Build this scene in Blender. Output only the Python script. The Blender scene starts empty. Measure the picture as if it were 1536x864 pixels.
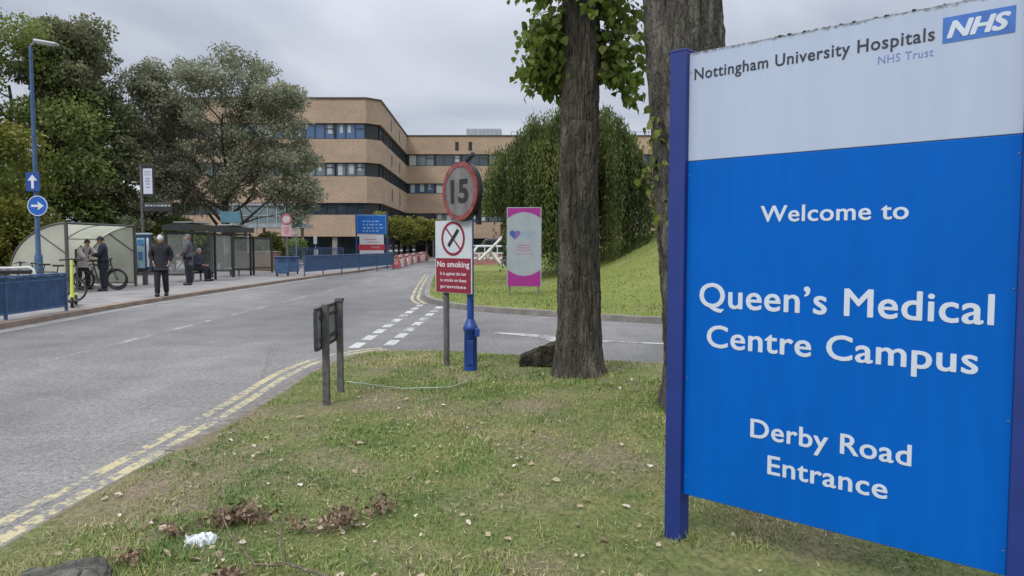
import bpy, bmesh, math, random
import numpy as np
from math import radians as R, sin, cos, pi, sqrt
from mathutils import Vector, Matrix, noise
from mathutils.geometry import delaunay_2d_cdt
random.seed(7)
rng = np.random.default_rng(11)
S = bpy.context.scene
COL = S.collection

# ---------------------------------------------------------------- camera, sky, sun, exposure
CAM_H = 1.6
PITCH = R(3.42)
FPX = 1109.0
cd = bpy.data.cameras.new('camera'); cam = bpy.data.objects.new('camera', cd); COL.objects.link(cam)
cam.location = (0, 0, CAM_H); cam.rotation_euler = (pi/2 - PITCH, 0, 0)
cd.sensor_width = 36; cd.lens = 36*FPX/1536; cd.clip_start = .05; cd.clip_end = 2000
S.camera = cam
S.view_settings.view_transform = 'Standard'; S.view_settings.look = 'None'
S.view_settings.exposure = 0.4; S.view_settings.gamma = 1
S.view_settings.use_curve_mapping = False
S.cycles.max_bounces = 6; S.cycles.transparent_max_bounces = 12

SUN_EL, SUN_AZ = R(48), R(215)       # azimuth measured from +Y clockwise: behind the camera, to the left
w = bpy.data.worlds.new('World'); S.world = w; w.use_nodes = True
nt = w.node_tree; nt.nodes.clear()
N = nt.nodes.new; L = nt.links.new
out = N('ShaderNodeOutputWorld'); bg = N('ShaderNodeBackground'); L(bg.outputs[0], out.inputs[0])
bg.inputs[1].default_value = 0.1
sky = N('ShaderNodeTexSky'); sky.sky_type = 'NISHITA'; sky.sun_disc = False
sky.sun_elevation = SUN_EL; sky.sun_rotation = SUN_AZ
tc = N('ShaderNodeTexCoord')
sep = N('ShaderNodeSeparateXYZ'); L(tc.outputs['Generated'], sep.inputs[0])
# project the sky direction on a flat cloud layer
zz = N('ShaderNodeMath'); zz.operation = 'ADD'; zz.inputs[1].default_value = .16; L(sep.outputs['Z'], zz.inputs[0])
zm = N('ShaderNodeMath'); zm.operation = 'MAXIMUM'; zm.inputs[1].default_value = .05; L(zz.outputs[0], zm.inputs[0])
dx = N('ShaderNodeMath'); dx.operation = 'DIVIDE'; L(sep.outputs['X'], dx.inputs[0]); L(zm.outputs[0], dx.inputs[1])
dy = N('ShaderNodeMath'); dy.operation = 'DIVIDE'; L(sep.outputs['Y'], dy.inputs[0]); L(zm.outputs[0], dy.inputs[1])
cmb = N('ShaderNodeCombineXYZ'); L(dx.outputs[0], cmb.inputs[0]); L(dy.outputs[0], cmb.inputs[1])
n1 = N('ShaderNodeTexNoise'); n1.inputs['Scale'].default_value = .8; n1.inputs['Detail'].default_value = 6; n1.inputs['Roughness'].default_value = .5
n1.inputs['Distortion'].default_value = .6
L(cmb.outputs[0], n1.inputs['Vector'])
cr = N('ShaderNodeValToRGB'); L(n1.outputs['Fac'], cr.inputs[0])
cr.color_ramp.elements[0].position = .36; cr.color_ramp.elements[0].color = (3.4, 3.7, 4.45, 1)
cr.color_ramp.elements[1].position = .66; cr.color_ramp.elements[1].color = (5.7, 5.85, 6.35, 1)
# an overcast sky is about three times brighter overhead than at the horizon
up = N('ShaderNodeMapRange'); up.inputs['From Min'].default_value = .25; up.inputs['From Max'].default_value = 1.0
up.inputs['To Min'].default_value = 1.0; up.inputs['To Max'].default_value = 3.9; L(sep.outputs['Z'], up.inputs['Value'])
vm = N('ShaderNodeVectorMath'); vm.operation = 'SCALE'; L(cr.outputs[0], vm.inputs[0]); L(up.outputs[0], vm.inputs['Scale'])
mx = N('ShaderNodeMix'); mx.data_type = 'RGBA'; mx.inputs['Factor'].default_value = .90
L(sky.outputs[0], mx.inputs['A']); L(vm.outputs[0], mx.inputs['B']); L(mx.outputs['Result'], bg.inputs[0])

sd = bpy.data.lights.new('sun', 'SUN'); sd.energy = 1.3; sd.angle = R(18); sd.color = (1, .96, .9)
sun = bpy.data.objects.new('sun', sd); COL.objects.link(sun)
_d = Vector((sin(SUN_AZ)*cos(SUN_EL), cos(SUN_AZ)*cos(SUN_EL), sin(SUN_EL)))
sun.rotation_euler = _d.to_track_quat('Z', 'Y').to_euler(); sun.location = (-5, -10, 20)

# ---------------------------------------------------------------- helpers
def ray(px, py):
    x = (px-768)/FPX; y = (432-py)/FPX
    return Vector((x, cos(PITCH)+y*sin(PITCH), -sin(PITCH)+y*cos(PITCH)))
def G(px, py, z=0.0):                       # point on a level at height z
    d = ray(px, py); t = (z-CAM_H)/d.z
    return Vector((d.x*t, d.y*t, z))
def P(px, py, D):                           # point at distance D along +Y
    d = ray(px, py); t = D/d.y
    return Vector((d.x*t, D, CAM_H+d.z*t))

def setp(o, label=None, cat=None, group=None, kind=None):
    if label: o['label'] = label
    if cat: o['category'] = cat
    if group: o['group'] = group
    if kind: o['kind'] = kind
    return o
def thing(name, label, cat, loc=(0,0,0), rz=0, group=None):
    o = bpy.data.objects.new(name, None); COL.objects.link(o)
    o.empty_display_size = .2
    o.location = loc; o.rotation_euler = (0, 0, rz)
    return setp(o, label, cat, group)
def link_mesh(name, me, m, parent=None, smooth=False):
    if m is not None:
        ms = m if isinstance(m, (list, tuple)) else [m]
        me.materials.clear()
        for q in ms: me.materials.append(q)
    if smooth: me.shade_smooth()
    o = bpy.data.objects.new(name, me); COL.objects.link(o)
    if parent is not None: o.parent = parent
    return o
def copy_tree(o, parent=None):
    c = o.copy(); COL.objects.link(c); c.parent = parent
    for ch in list(o.children): copy_tree(ch, c)
    return c

class MB:
    """collects vertices and faces for one mesh"""
    def __init__(s): s.v = []; s.f = []; s.mi = []; s.sm = []
    def add(s, vs, fs, mi=0, M=None, smooth=False):
        b = len(s.v)
        if M is not None: vs = [M @ Vector(q) for q in vs]
        s.v += [tuple(q) for q in vs]
        for f in fs: s.f.append(tuple(b+i for i in f)); s.mi.append(mi); s.sm.append(smooth)
        return s
    def box(s, c, d, mi=0, M=None, bev=0.0):
        x, y, z = d[0]/2, d[1]/2, d[2]/2
        if bev <= 0:
            vs = [(c[0]+i*x, c[1]+j*y, c[2]+k*z) for k in (-1,1) for j in (-1,1) for i in (-1,1)]
            fs = [(0,2,3,1),(4,5,7,6),(0,1,5,4),(2,6,7,3),(0,4,6,2),(1,3,7,5)]
            return s.add(vs, fs, mi, M)
        bm = bmesh.new(); bmesh.ops.create_cube(bm, size=1)
        for v in bm.verts: v.co = Vector((v.co.x*d[0]+c[0], v.co.y*d[1]+c[1], v.co.z*d[2]+c[2]))
        bmesh.ops.bevel(bm, geom=bm.edges[:], offset=min(bev, x*.9, y*.9, z*.9), segments=2, affect='EDGES', profile=.5)
        bm.verts.index_update()
        s.add([v.co.copy() for v in bm.verts], [[v.index for v in f.verts] for f in bm.faces], mi, M); bm.free(); return s
    def tube(s, pts, r, n=8, mi=0, cap=True, M=None, closed=False):
        pts = [Vector(p) for p in pts]; k = len(pts)
        rs = r if isinstance(r, (list, tuple)) else [r]*k
        vs = []; ref = None
        for i, p in enumerate(pts):
            if closed: t = pts[(i+1)%k]-pts[i-1]
            else: t = pts[min(i+1,k-1)]-pts[max(i-1,0)]
            if t.length < 1e-9: t = Vector((0,0,1))
            t.normalize()
            if ref is None:
                ref = Vector((1,0,0)) if abs(t.x) < .8 else Vector((0,1,0))
            a = (ref - t*ref.dot(t))
            if a.length < 1e-4: a = t.orthogonal()
            a.normalize(); b = t.cross(a); ref = a
            for j in range(n):
                th = 2*pi*j/n + (pi/4 if n == 4 else 0); vs.append(p + (a*cos(th)+b*sin(th))*rs[i])
        fs = []
        for i in range(k if closed else k-1):
            i2 = (i+1) % k
            for j in range(n):
                fs.append((i*n+j, i*n+(j+1)%n, i2*n+(j+1)%n, i2*n+j))
        base = len(s.f)
        s.add(vs, fs, mi, M, smooth=n > 5)
        if cap and not closed:
            s.add([vs[j] for j in range(n)], [tuple(reversed(range(n)))], mi, M)
            s.add([vs[(k-1)*n+j] for j in range(n)], [tuple(range(n))], mi, M)
        return s
    def lathe(s, prof, n=20, mi=0, M=None, c=(0,0,0)):
        vs = []; k = len(prof)
        for r_, z in prof:
            for j in range(n): vs.append((c[0]+r_*cos(2*pi*j/n), c[1]+r_*sin(2*pi*j/n), c[2]+z))
        fs = [(i*n+j, i*n+(j+1)%n, (i+1)*n+(j+1)%n, (i+1)*n+j) for i in range(k-1) for j in range(n)]
        s.add(vs, fs, mi, M, True)
        s.add(vs[:n], [tuple(reversed(range(n)))], mi, M); s.add(vs[-n:], [tuple(range(n))], mi, M)
        return s
    def prism(s, pts2, y0, y1, mi=0, M=None):       # outline in x,z pushed along y
        n = len(pts2)
        vs = [(p[0], y0, p[1]) for p in pts2]+[(p[0], y1, p[1]) for p in pts2]
        fs = [tuple(range(n)), tuple(reversed(range(n, 2*n)))]+[(i, i+n, (i+1)%n+n, (i+1)%n) for i in range(n)]
        return s.add(vs, fs, mi, M)
    def ring(s, ro, ri, y0, y1, n=40, mi=0, M=None, c=(0,0)):
        vs = []
        for r_, y in ((ro,y0),(ri,y0),(ri,y1),(ro,y1)):
            for j in range(n): vs.append((c[0]+r_*cos(2*pi*j/n), y, c[1]+r_*sin(2*pi*j/n)))
        fs = [(a*n+j, a*n+(j+1)%n, ((a+1)%4)*n+(j+1)%n, ((a+1)%4)*n+j) for a in range(4) for j in range(n)]
        return s.add(vs, fs, mi, M)
    def mesh(s, name):
        me = bpy.data.meshes.new(name); me.from_pydata(s.v, [], s.f)
        me.polygons.foreach_set('material_index', s.mi); me.polygons.foreach_set('use_smooth', s.sm)
        bm = bmesh.new(); bm.from_mesh(me); bmesh.ops.recalc_face_normals(bm, faces=bm.faces[:]); bm.to_mesh(me); bm.free()
        me.update(); return me
    def build(s, name, m, parent=None, label=None):
        o = link_mesh(name, s.mesh(name), m, parent)
        if label: o['label'] = label
        return o
def disc(r, n=40, c=(0,0)): return [(c[0]+r*cos(2*pi*i/n), c[1]+r*sin(2*pi*i/n)) for i in range(n)]

# ---------------------------------------------------------------- materials
def srgb(r, g, b):
    f = lambda c: (c/255/12.92) if c/255 <= .04045 else ((c/255+.055)/1.055)**2.4
    return (f(r), f(g), f(b), 1)
def newmat(name):
    m = bpy.data.materials.new(name); m.use_nodes = True; nt = m.node_tree
    b = nt.nodes['Principled BSDF']; return m, nt, b
def noise_node(nt, scale, detail=4, rough=.55, coord='Object', stretch=None):
    tc = nt.nodes.new('ShaderNodeTexCoord'); n = nt.nodes.new('ShaderNodeTexNoise')
    n.inputs['Scale'].default_value = scale; n.inputs['Detail'].default_value = detail; n.inputs['Roughness'].default_value = rough
    if stretch:
        mp = nt.nodes.new('ShaderNodeMapping'); mp.inputs['Scale'].default_value = stretch
        nt.links.new(tc.outputs[coord], mp.inputs[0]); nt.links.new(mp.outputs[0], n.inputs['Vector'])
    else: nt.links.new(tc.outputs[coord], n.inputs['Vector'])
    return n
def ramp(nt, src, stops):
    r = nt.nodes.new('ShaderNodeValToRGB'); e = r.color_ramp.elements
    while len(e) < len(stops): e.new(.5)
    for q, (p, c) in zip(e, stops): q.position = p; q.color = tuple(c)[:3]+(1,)
    nt.links.new(src, r.inputs[0]); return r
def mixc(nt, fac, a, b, mode='MIX'):
    m = nt.nodes.new('ShaderNodeMix'); m.data_type = 'RGBA'; m.blend_type = mode
    for key, v in (('Factor', fac), ('A', a), ('B', b)):
        if hasattr(v, 'links'): nt.links.new(v, m.inputs[key])
        elif v is not None: m.inputs[key].default_value = v
    return m.outputs['Result']
def bump(nt, b, src, strength=.3, dist=.01):
    bp = nt.nodes.new('ShaderNodeBump'); bp.inputs['Strength'].default_value = strength; bp.inputs['Distance'].default_value = dist
    nt.links.new(src, bp.inputs['Height']); nt.links.new(bp.outputs[0], b.inputs['Normal']); return bp
_cache = {}
def paint(name, c, rough=.5, metal=0, dirt=.25, scale=3.0, bmp=.05):
    if name in _cache: return _cache[name]
    m, nt, b = newmat(name); c = tuple(c)[:3]
    n = noise_node(nt, scale, 6)
    r = ramp(nt, n.outputs['Fac'], [(.3, [x*(1-dirt) for x in c]), (.7, [min(1, x*(1+dirt*.4)) for x in c])])
    nt.links.new(r.outputs[0], b.inputs['Base Color']); b.inputs['Roughness'].default_value = rough; b.inputs['Metallic'].default_value = metal
    n2 = noise_node(nt, scale*18, 3); bump(nt, b, n2.outputs['Fac'], bmp, .004)
    _cache[name] = m; return m
def leafmat(name, cols, scale=.7, trans=.25):
    m, nt, b = newmat(name)
    n = noise_node(nt, scale, 3, coord='Object')
    at = nt.nodes.new('ShaderNodeAttribute'); at.attribute_name = 'tint'
    ma = nt.nodes.new('ShaderNodeMath'); ma.operation = 'MULTIPLY_ADD'; ma.inputs[1].default_value = .55; 
    sb = nt.nodes.new('ShaderNodeMath'); sb.operation = 'MULTIPLY_ADD'; sb.inputs[1].default_value = .9; sb.inputs[2].default_value = -.22
    nt.links.new(n.outputs['Fac'], sb.inputs[0]); nt.links.new(at.outputs['Fac'], ma.inputs[0]); nt.links.new(sb.outputs[0], ma.inputs[2])
    r = ramp(nt, ma.outputs[0], [(i/(len(cols)-1)*.8+.1, c) for i, c in enumerate(cols)])
    nt.links.new(r.outputs[0], b.inputs['Base Color']); b.inputs['Roughness'].default_value = .55
    b.inputs['Specular IOR Level'].default_value = .3
    tr = nt.nodes.new('ShaderNodeBsdfTranslucent'); nt.links.new(r.outputs[0], tr.inputs[0])
    mx = nt.nodes.new('ShaderNodeMixShader'); mx.inputs[0].default_value = trans
    o = nt.nodes['Material Output']; nt.links.new(b.outputs[0], mx.inputs[1]); nt.links.new(tr.outputs[0], mx.inputs[2]); nt.links.new(mx.outputs[0], o.inputs[0])
    return m

# asphalt
def asphalt_mat():
    m, nt, b = newmat('asphalt')
    fine = noise_node(nt, 55, 3, .7); mid = noise_node(nt, 1.3, 6, .6); big = noise_node(nt, .16, 4, .55, stretch=(1.6, .5, 1)); grit = noise_node(nt, 18, 4, .75)
    c = ramp(nt, mid.outputs['Fac'], [(.25, (.125,.121,.115)), (.75, (.195,.188,.178))]).outputs[0]
    bg_ = ramp(nt, big.outputs['Fac'], [(.36, (.66,.66,.67)), (.5, (.92,.92,.92)), (.62, (1.2,1.2,1.19))]).outputs[0]
    c = mixc(nt, 1.0, c, bg_, 'MULTIPLY')
    f = ramp(nt, fine.outputs['Fac'], [(.34, (.45,.45,.46)), (.5, (1,1,1)), (.66, (1.6,1.58,1.52))]).outputs[0]
    c = mixc(nt, .8, c, f, 'MULTIPLY')
    g = ramp(nt, grit.outputs['Fac'], [(.36, (.55,.55,.55)), (.5, (1,1,1)), (.68, (1.45,1.42,1.38))]).outputs[0]
    c = mixc(nt, .7, c, g, 'MULTIPLY')
    # fine crack lines
    v = nt.nodes.new('ShaderNodeTexVoronoi'); v.feature = 'DISTANCE_TO_EDGE'; v.inputs['Scale'].default_value = .28
    tc = nt.nodes.new('ShaderNodeTexCoord'); wn = noise_node(nt, 1.5, 4)
    add = nt.nodes.new('ShaderNodeMix'); add.data_type = 'VECTOR'; add.inputs['Factor'].default_value = .25
    nt.links.new(tc.outputs['Object'], add.inputs['A']); nt.links.new(wn.outputs['Color'], add.inputs['B']); nt.links.new(add.outputs['Result'], v.inputs['Vector'])
    cr_ = ramp(nt, v.outputs['Distance'], [(.0, (.5,.5,.5)), (.004, (1,1,1))]).outputs[0]
    c = mixc(nt, .5, c, cr_, 'MULTIPLY')
    nt.links.new(c, b.inputs['Base Color']); b.inputs['Roughness'].default_value = .8
    bump(nt, b, fine.outputs['Fac'], .5, .012)
    return m
def soil_grass_mat(name, green, yellow, soil, soil_amt=.5, blades=True):
    m, nt, b = newmat(name)
    big = noise_node(nt, .55, 5, .6); mid = noise_node(nt, 2.6, 6, .65); fine = noise_node(nt, 38, 4, .7, stretch=(1, .6, 1))
    g = ramp(nt, mid.outputs['Fac'], [(.3, green), (.55, [(a+b_)/2 for a, b_ in zip(green, yellow)]), (.75, yellow)]).outputs[0]
    k = ramp(nt, big.outputs['Fac'], [(soil_amt-.04, (0,0,0)), (soil_amt+.12, (1,1,1))]).outputs[0]
    c = mixc(nt, k, g, tuple(soil)+(1,))
    f = ramp(nt, fine.outputs['Fac'], [(.3, (.5,.5,.45)), (.5, (1,1,1)), (.72, (1.7,1.65,1.4))]).outputs[0]
    c = mixc(nt, .85, c, f, 'MULTIPLY')
    nt.links.new(c, b.inputs['Base Color']); b.inputs['Roughness'].default_value = .95; b.inputs['Specular IOR Level'].default_value = .15
    bump(nt, b, fine.outputs['Fac'], .8, .03)
    return m
def marking_mat(name, col, wear=.5, scale=9):
    m, nt, b = newmat(name)
    n = noise_node(nt, scale, 8, .75); n2 = noise_node(nt, 60, 3, .7); n3 = noise_node(nt, 1.1, 3)
    s_ = nt.nodes.new('ShaderNodeMath'); s_.operation = 'MULTIPLY_ADD'; s_.inputs[1].default_value = .55
    nt.links.new(n3.outputs['Fac'], s_.inputs[0]); nt.links.new(n.outputs['Fac'], s_.inputs[2])
    k = ramp(nt, s_.outputs[0], [(wear+.24, (0,0,0)), (wear+.34, (1,1,1))]).outputs[0]
    cc = ramp(nt, n2.outputs['Fac'], [(.3, [x*.7 for x in col[:3]]), (.7, col)]).outputs[0]
    c = mixc(nt, k, cc, (.16,.158,.154,1))
    nt.links.new(c, b.inputs['Base Color']); b.inputs['Roughness'].default_value = .8
    bump(nt, b, n2.outputs['Fac'], .3, .006)
    return m
def brick_mat(name, c1, c2, mortar, scale=1.0):
    m, nt, b = newmat(name)
    tc = nt.nodes.new('ShaderNodeTexCoord'); sx = nt.nodes.new('ShaderNodeSeparateXYZ'); nt.links.new(tc.outputs['Object'], sx.inputs[0])
    ad = nt.nodes.new('ShaderNodeMath'); nt.links.new(sx.outputs['X'], ad.inputs[0]); nt.links.new(sx.outputs['Y'], ad.inputs[1])
    cb = nt.nodes.new('ShaderNodeCombineXYZ'); nt.links.new(ad.outputs[0], cb.inputs[0]); nt.links.new(sx.outputs['Z'], cb.inputs[1])
    br = nt.nodes.new('ShaderNodeTexBrick'); nt.links.new(cb.outputs[0], br.inputs['Vector'])
    br.inputs['Color1'].default_value = tuple(c1)+(1,); br.inputs['Color2'].default_value = tuple(c2)+(1,); br.inputs['Mortar'].default_value = tuple(mortar)+(1,)
    br.inputs['Scale'].default_value = scale; br.inputs['Mortar Size'].default_value = .012; br.inputs['Brick Width'].default_value = .225; br.inputs['Row Height'].default_value = .075
    n = noise_node(nt, .35, 6, .65, stretch=(1, 1, 2)); n2 = noise_node(nt, 3, 5, .7, stretch=(1,1,3))
    k = ramp(nt, n.outputs['Fac'], [(.3, (.82,.80,.78)), (.7, (1.12,1.10,1.06))]).outputs[0]
    c = mixc(nt, 1, br.outputs['Color'], k, 'MULTIPLY')
    k2 = ramp(nt, n2.outputs['Fac'], [(.3, (.82,.82,.82)), (.7, (1.15,1.15,1.15))]).outputs[0]
    c = mixc(nt, 1, c, k2, 'MULTIPLY')
    nt.links.new(c, b.inputs['Base Color']); b.inputs['Roughness'].default_value = .85
    return m
def bark_mat(name, c1, c2, c3, sc=1.0):
    m, nt, b = newmat(name)
    n = noise_node(nt, 9*sc, 8, .7, stretch=(1,1,.22)); n2 = noise_node(nt, 1.6*sc, 4, .6, stretch=(1,1,.5)); n3 = noise_node(nt, 60*sc, 4, .7, stretch=(1,1,.4))
    c = ramp(nt, n.outputs['Fac'], [(.32, c1), (.5, c2), (.68, c3)]).outputs[0]
    k = ramp(nt, n2.outputs['Fac'], [(.35, (.85,.88,.78)), (.65, (1.1,1.06,1.0))]).outputs[0]
    c = mixc(nt, 1, c, k, 'MULTIPLY'); nt.links.new(c, b.inputs['Base Color']); b.inputs['Roughness'].default_value = .95
    b.inputs['Specular IOR Level'].default_value = .2
    ad = nt.nodes.new('ShaderNodeMath'); nt.links.new(n.outputs['Fac'], ad.inputs[0]); nt.links.new(n3.outputs['Fac'], ad.inputs[1])
    # cracked plates
    tcv = nt.nodes.new('ShaderNodeTexCoord'); mpv = nt.nodes.new('ShaderNodeMapping'); mpv.inputs['Scale'].default_value = (1,1,.26)
    nv = noise_node(nt, 5*sc, 4, .6); mv = nt.nodes.new('ShaderNodeMix'); mv.data_type = 'VECTOR'; mv.inputs['Factor'].default_value = .10
    nt.links.new(tcv.outputs['Object'], mv.inputs['A']); nt.links.new(nv.outputs['Color'], mv.inputs['B']); nt.links.new(mv.outputs['Result'], mpv.inputs[0])
    vo = nt.nodes.new('ShaderNodeTexVoronoi'); vo.feature = 'DISTANCE_TO_EDGE'; vo.inputs['Scale'].default_value = 17*sc; nt.links.new(mpv.outputs[0], vo.inputs['Vector'])
    vr = ramp(nt, vo.outputs['Distance'], [(.0, (0,0,0)), (.16, (1,1,1))])
    a2 = nt.nodes.new('ShaderNodeMath'); a2.operation = 'MULTIPLY_ADD'; a2.inputs[1].default_value = .9
    nt.links.new(vr.outputs[0], a2.inputs[0]); nt.links.new(ad.outputs[0], a2.inputs[2])
    bump(nt, b, a2.outputs[0], .85, .022)
    return m
def glass_mat(name, tint, rough=.06, alpha=1.0, spec=.5):
    m, nt, b = newmat(name); b.inputs['Base Color'].default_value = tuple(tint)[:3]+(1,); b.inputs['Roughness'].default_value = rough
    b.inputs['Specular IOR Level'].default_value = spec
    n = noise_node(nt, .4, 2); bump(nt, b, n.outputs['Fac'], .08, .2)
    if alpha < 1: b.inputs['Alpha'].default_value = alpha
    return m
def poly_mat(name, tint, trans):
    m, nt, b = newmat(name)
    n = noise_node(nt, 1.4, 5); r = ramp(nt, n.outputs['Fac'], [(.3, [x*.8 for x in tint]), (.7, tint)])
    nt.links.new(r.outputs[0], b.inputs['Base Color']); b.inputs['Roughness'].default_value = .35
    tr = nt.nodes.new('ShaderNodeBsdfTranslucent'); nt.links.new(r.outputs[0], tr.inputs[0])
    tp = nt.nodes.new('ShaderNodeBsdfTransparent')
    m1 = nt.nodes.new('ShaderNodeMixShader'); m1.inputs[0].default_value = .6
    nt.links.new(b.outputs[0], m1.inputs[1]); nt.links.new(tr.outputs[0], m1.inputs[2])
    m2 = nt.nodes.new('ShaderNodeMixShader'); m2.inputs[0].default_value = trans
    nt.links.new(m1.outputs[0], m2.inputs[1]); nt.links.new(tp.outputs[0], m2.inputs[2])
    nt.links.new(m2.outputs[0], nt.nodes['Material Output'].inputs[0]); return m

M_ASPH = asphalt_mat()
M_VERGE = soil_grass_mat('verge_turf', (.085,.12,.035), (.22,.20,.09), (.20,.16,.115), .50)
M_MOUND = soil_grass_mat('mound_turf', (.13,.17,.035), (.21,.22,.07), (.25,.22,.12), .60)
M_GROUND = soil_grass_mat('far_turf', (.06,.09,.02), (.12,.12,.04), (.14,.11,.08), .6)
M_WHITE_LINE = marking_mat('white_line_paint', (.55,.55,.53), .515)
M_WORN_LINE = marking_mat('worn_line_paint', (.42,.42,.41), .42)
M_YELLOW_LINE = marking_mat('yellow_line_paint', (.52,.45,.25), .495, 14)
M_PAVE = paint('pavement_slabs', (.25,.235,.22), .85, dirt=.3, scale=1.2)
M_KERB = paint('kerb_stone', (.22,.205,.185), .85, dirt=.4, scale=4)
M_KERB_BROWN = paint('kerb_brown', (.25,.185,.14), .85, dirt=.35, scale=3)
M_BRICK = brick_mat('tan_brick', (.385,.275,.19), (.31,.215,.15), (.37,.30,.23))
M_GWALL = brick_mat('garden_brick', (.16,.10,.075), (.12,.075,.055), (.15,.12,.10))
M_DARK = paint('dark_frame', (.018,.02,.022), .45, dirt=.3)
M_BLUE = paint('blue_post_paint', (.012,.055,.26), .4, dirt=.35, scale=5)
M_RAILBLUE = paint('railing_blue', (.04,.095,.20), .45, dirt=.35, scale=4)
M_GALV = paint('galvanised_steel', (.2,.2,.195), .5, .3, dirt=.4, scale=8)
M_POSTGREY = paint('weathered_post', (.10,.098,.092), .7, dirt=.5, scale=14, bmp=.3)
M_WHITE = paint('white_paint', (.6,.62,.64), .45, dirt=.15)
M_BLACK = paint('black_rubber', (.012,.012,.013), .6, dirt=.3)
# ---------------------------------------------------------------- ground, road, pavement, verge, mound
def seg_dist(px, py, poly, closed=True):
    best = 1e9; n = len(poly)
    for i in range(n if closed else n-1):
        ax, ay = poly[i]; bx, by = poly[(i+1) % n]
        dx_, dy_ = bx-ax, by-ay; l = dx_*dx_+dy_*dy_
        t = 0 if l == 0 else max(0, min(1, ((px-ax)*dx_+(py-ay)*dy_)/l))
        d = (px-ax-t*dx_)**2+(py-ay-t*dy_)**2
        if d < best: best = d
    return sqrt(best)
def inside(x, y, poly):
    c = False; n = len(poly); j = n-1
    for i in range(n):
        xi, yi = poly[i]; xj, yj = poly[j]
        if (yi > y) != (yj > y) and x < (xj-xi)*(y-yi)/(yj-yi)+xi: c = not c
        j = i
    return c
def densify(poly, step, closed=True):
    o = []; n = len(poly)
    for i in range(n if closed else n-1):
        a = Vector(poly[i]); b = Vector(poly[(i+1) % n]); k = max(1, int((b-a).length/step))
        for j in range(k): o.append(tuple(a.lerp(b, j/k)))
    if not closed: o.append(tuple(poly[-1]))
    return o
def smooth_line(pts, it=2):
    for _ in range(it):
        o = [pts[0]]
        for a, b in zip(pts[:-1], pts[1:]):
            o += [tuple(Vector(a).lerp(Vector(b), .25)), tuple(Vector(a).lerp(Vector(b), .75))]
        o.append(pts[-1]); pts = o
    return pts
def terrain(name, poly, step, zf, m, skirt=.15):
    bd = densify(poly, step); nb = len(bd)
    xs = [p[0] for p in poly]; ys = [p[1] for p in poly]
    pts = [Vector(p) for p in bd]
    y = min(ys)+step/2; row = 0
    while y < max(ys):
        x = min(xs)+step/2+(row % 2)*step/2
        while x < max(xs):
            jx = x+random.uniform(-.2,.2)*step; jy = y+random.uniform(-.2,.2)*step
            if inside(jx, jy, poly) and seg_dist(jx, jy, poly) > step*.45: pts.append(Vector((jx, jy)))
            x += step
        y += step; row += 1
    edges = [(i, (i+1) % nb) for i in range(nb)]
    vo, _, fo, _, _, _ = delaunay_2d_cdt(pts, edges, [list(range(nb))], 1, 1e-5)
    vs = [(v.x, v.y, zf(v.x, v.y)) for v in vo]; fs = [tuple(f) for f in fo]
    b = len(vs)
    vs += [(p[0], p[1], zf(p[0], p[1])-skirt) for p in bd]
    top = [(p[0], p[1], zf(p[0], p[1])) for p in bd]; b2 = len(vs); vs += top
    fs += [(b2+i, b2+(i+1) % nb, b+(i+1) % nb, b+i) for i in range(nb)]
    me = bpy.data.meshes.new(name); me.from_pydata(vs, [], fs)
    bm = bmesh.new(); bm.from_mesh(me); bmesh.ops.recalc_face_normals(bm, faces=bm.faces[:]); bm.to_mesh(me); bm.free()
    return setp(link_mesh(name, me, m, smooth=False), kind='structure')

def sheet(name, poly, z, m):
    me = bpy.data.meshes.new(name); me.from_pydata([(x, y, z) for x, y in poly], [], [tuple(range(len(poly)))])
    me.update()
    o = setp(link_mesh(name, me, m), kind='structure'); return o
sheet('ground', [(-700,-300),(700,-300),(700,900),(-700,900)], -.06, M_GROUND)
sheet('road', [(-11.5,-30),(45,-30),(45,34),(12,110),(-40,112),(-11.5,60)], 0, M_ASPH)

# verge under the camera
VW = smooth_line([(-2.9,-14),(-2.72,0),(-2.68,3),(-2.67,5),(-2.54,6.0),(-2.44,7.4),(-2.48,9.0),(-2.38,10.1),(-2.1,10.85),(-1.5,11.0),(-.66,10.85),(.3,10.4),(1.96,9.8),(8,8.0),(26,3.2)], 2)
VERGE = VW+[(26,-14)]
def verge_z(x, y):
    d = seg_dist(x, y, VW, False)
    s = min(1, d/1.0); s = s*s*(3-2*s)
    return .012+.043*s+(.028*noise.noise(Vector((x*.7, y*.7, 0)))+.018*noise.noise(Vector((x*3, y*3, 5))))*s + (.008*noise.noise(Vector((x*9,y*9,2))))*s - .05*math.exp(-((x-.9)**2+(y-3.8)**2)/.5)
# finer mesh only where it is seen
verge_near = [p for p in VERGE]
terrain('verge_ground', VERGE, .22, verge_z, M_VERGE)

# mound beyond the side road
MK = smooth_line([(-5.7,86),(-5.5,66),(-5.0,52),(-3.9,37),(-2.9,26),(-2.6,23.2),(-2.45,21.6),(-2.1,20.0),(-1.4,18.4),(-.7,17.5),(.92,16.3),(1.83,15.6),(2.9,14.9),(6,13.5),(14,10.5),(34,3)], 2)
MOUND = MK+[(60,3),(60,86)]
def sst(a, b, x):
    t = max(0, min(1, (x-a)/(b-a))); return t*t*(3-2*t)
def mound_z(x, y):
    d = seg_dist(x, y, MK, False)
    h = .12+2.0*sst(0, 8.5, x+ .15*(y-20))*sst(.3, 11, d)+.05*min(1,d)
    h *= 1-.75*sst(34, 50, y)
    return h+.05*noise.noise(Vector((x*.4, y*.4, 3)))*min(1, d)
terrain('mound_ground', MOUND, .9, mound_z, M_MOUND)

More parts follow.
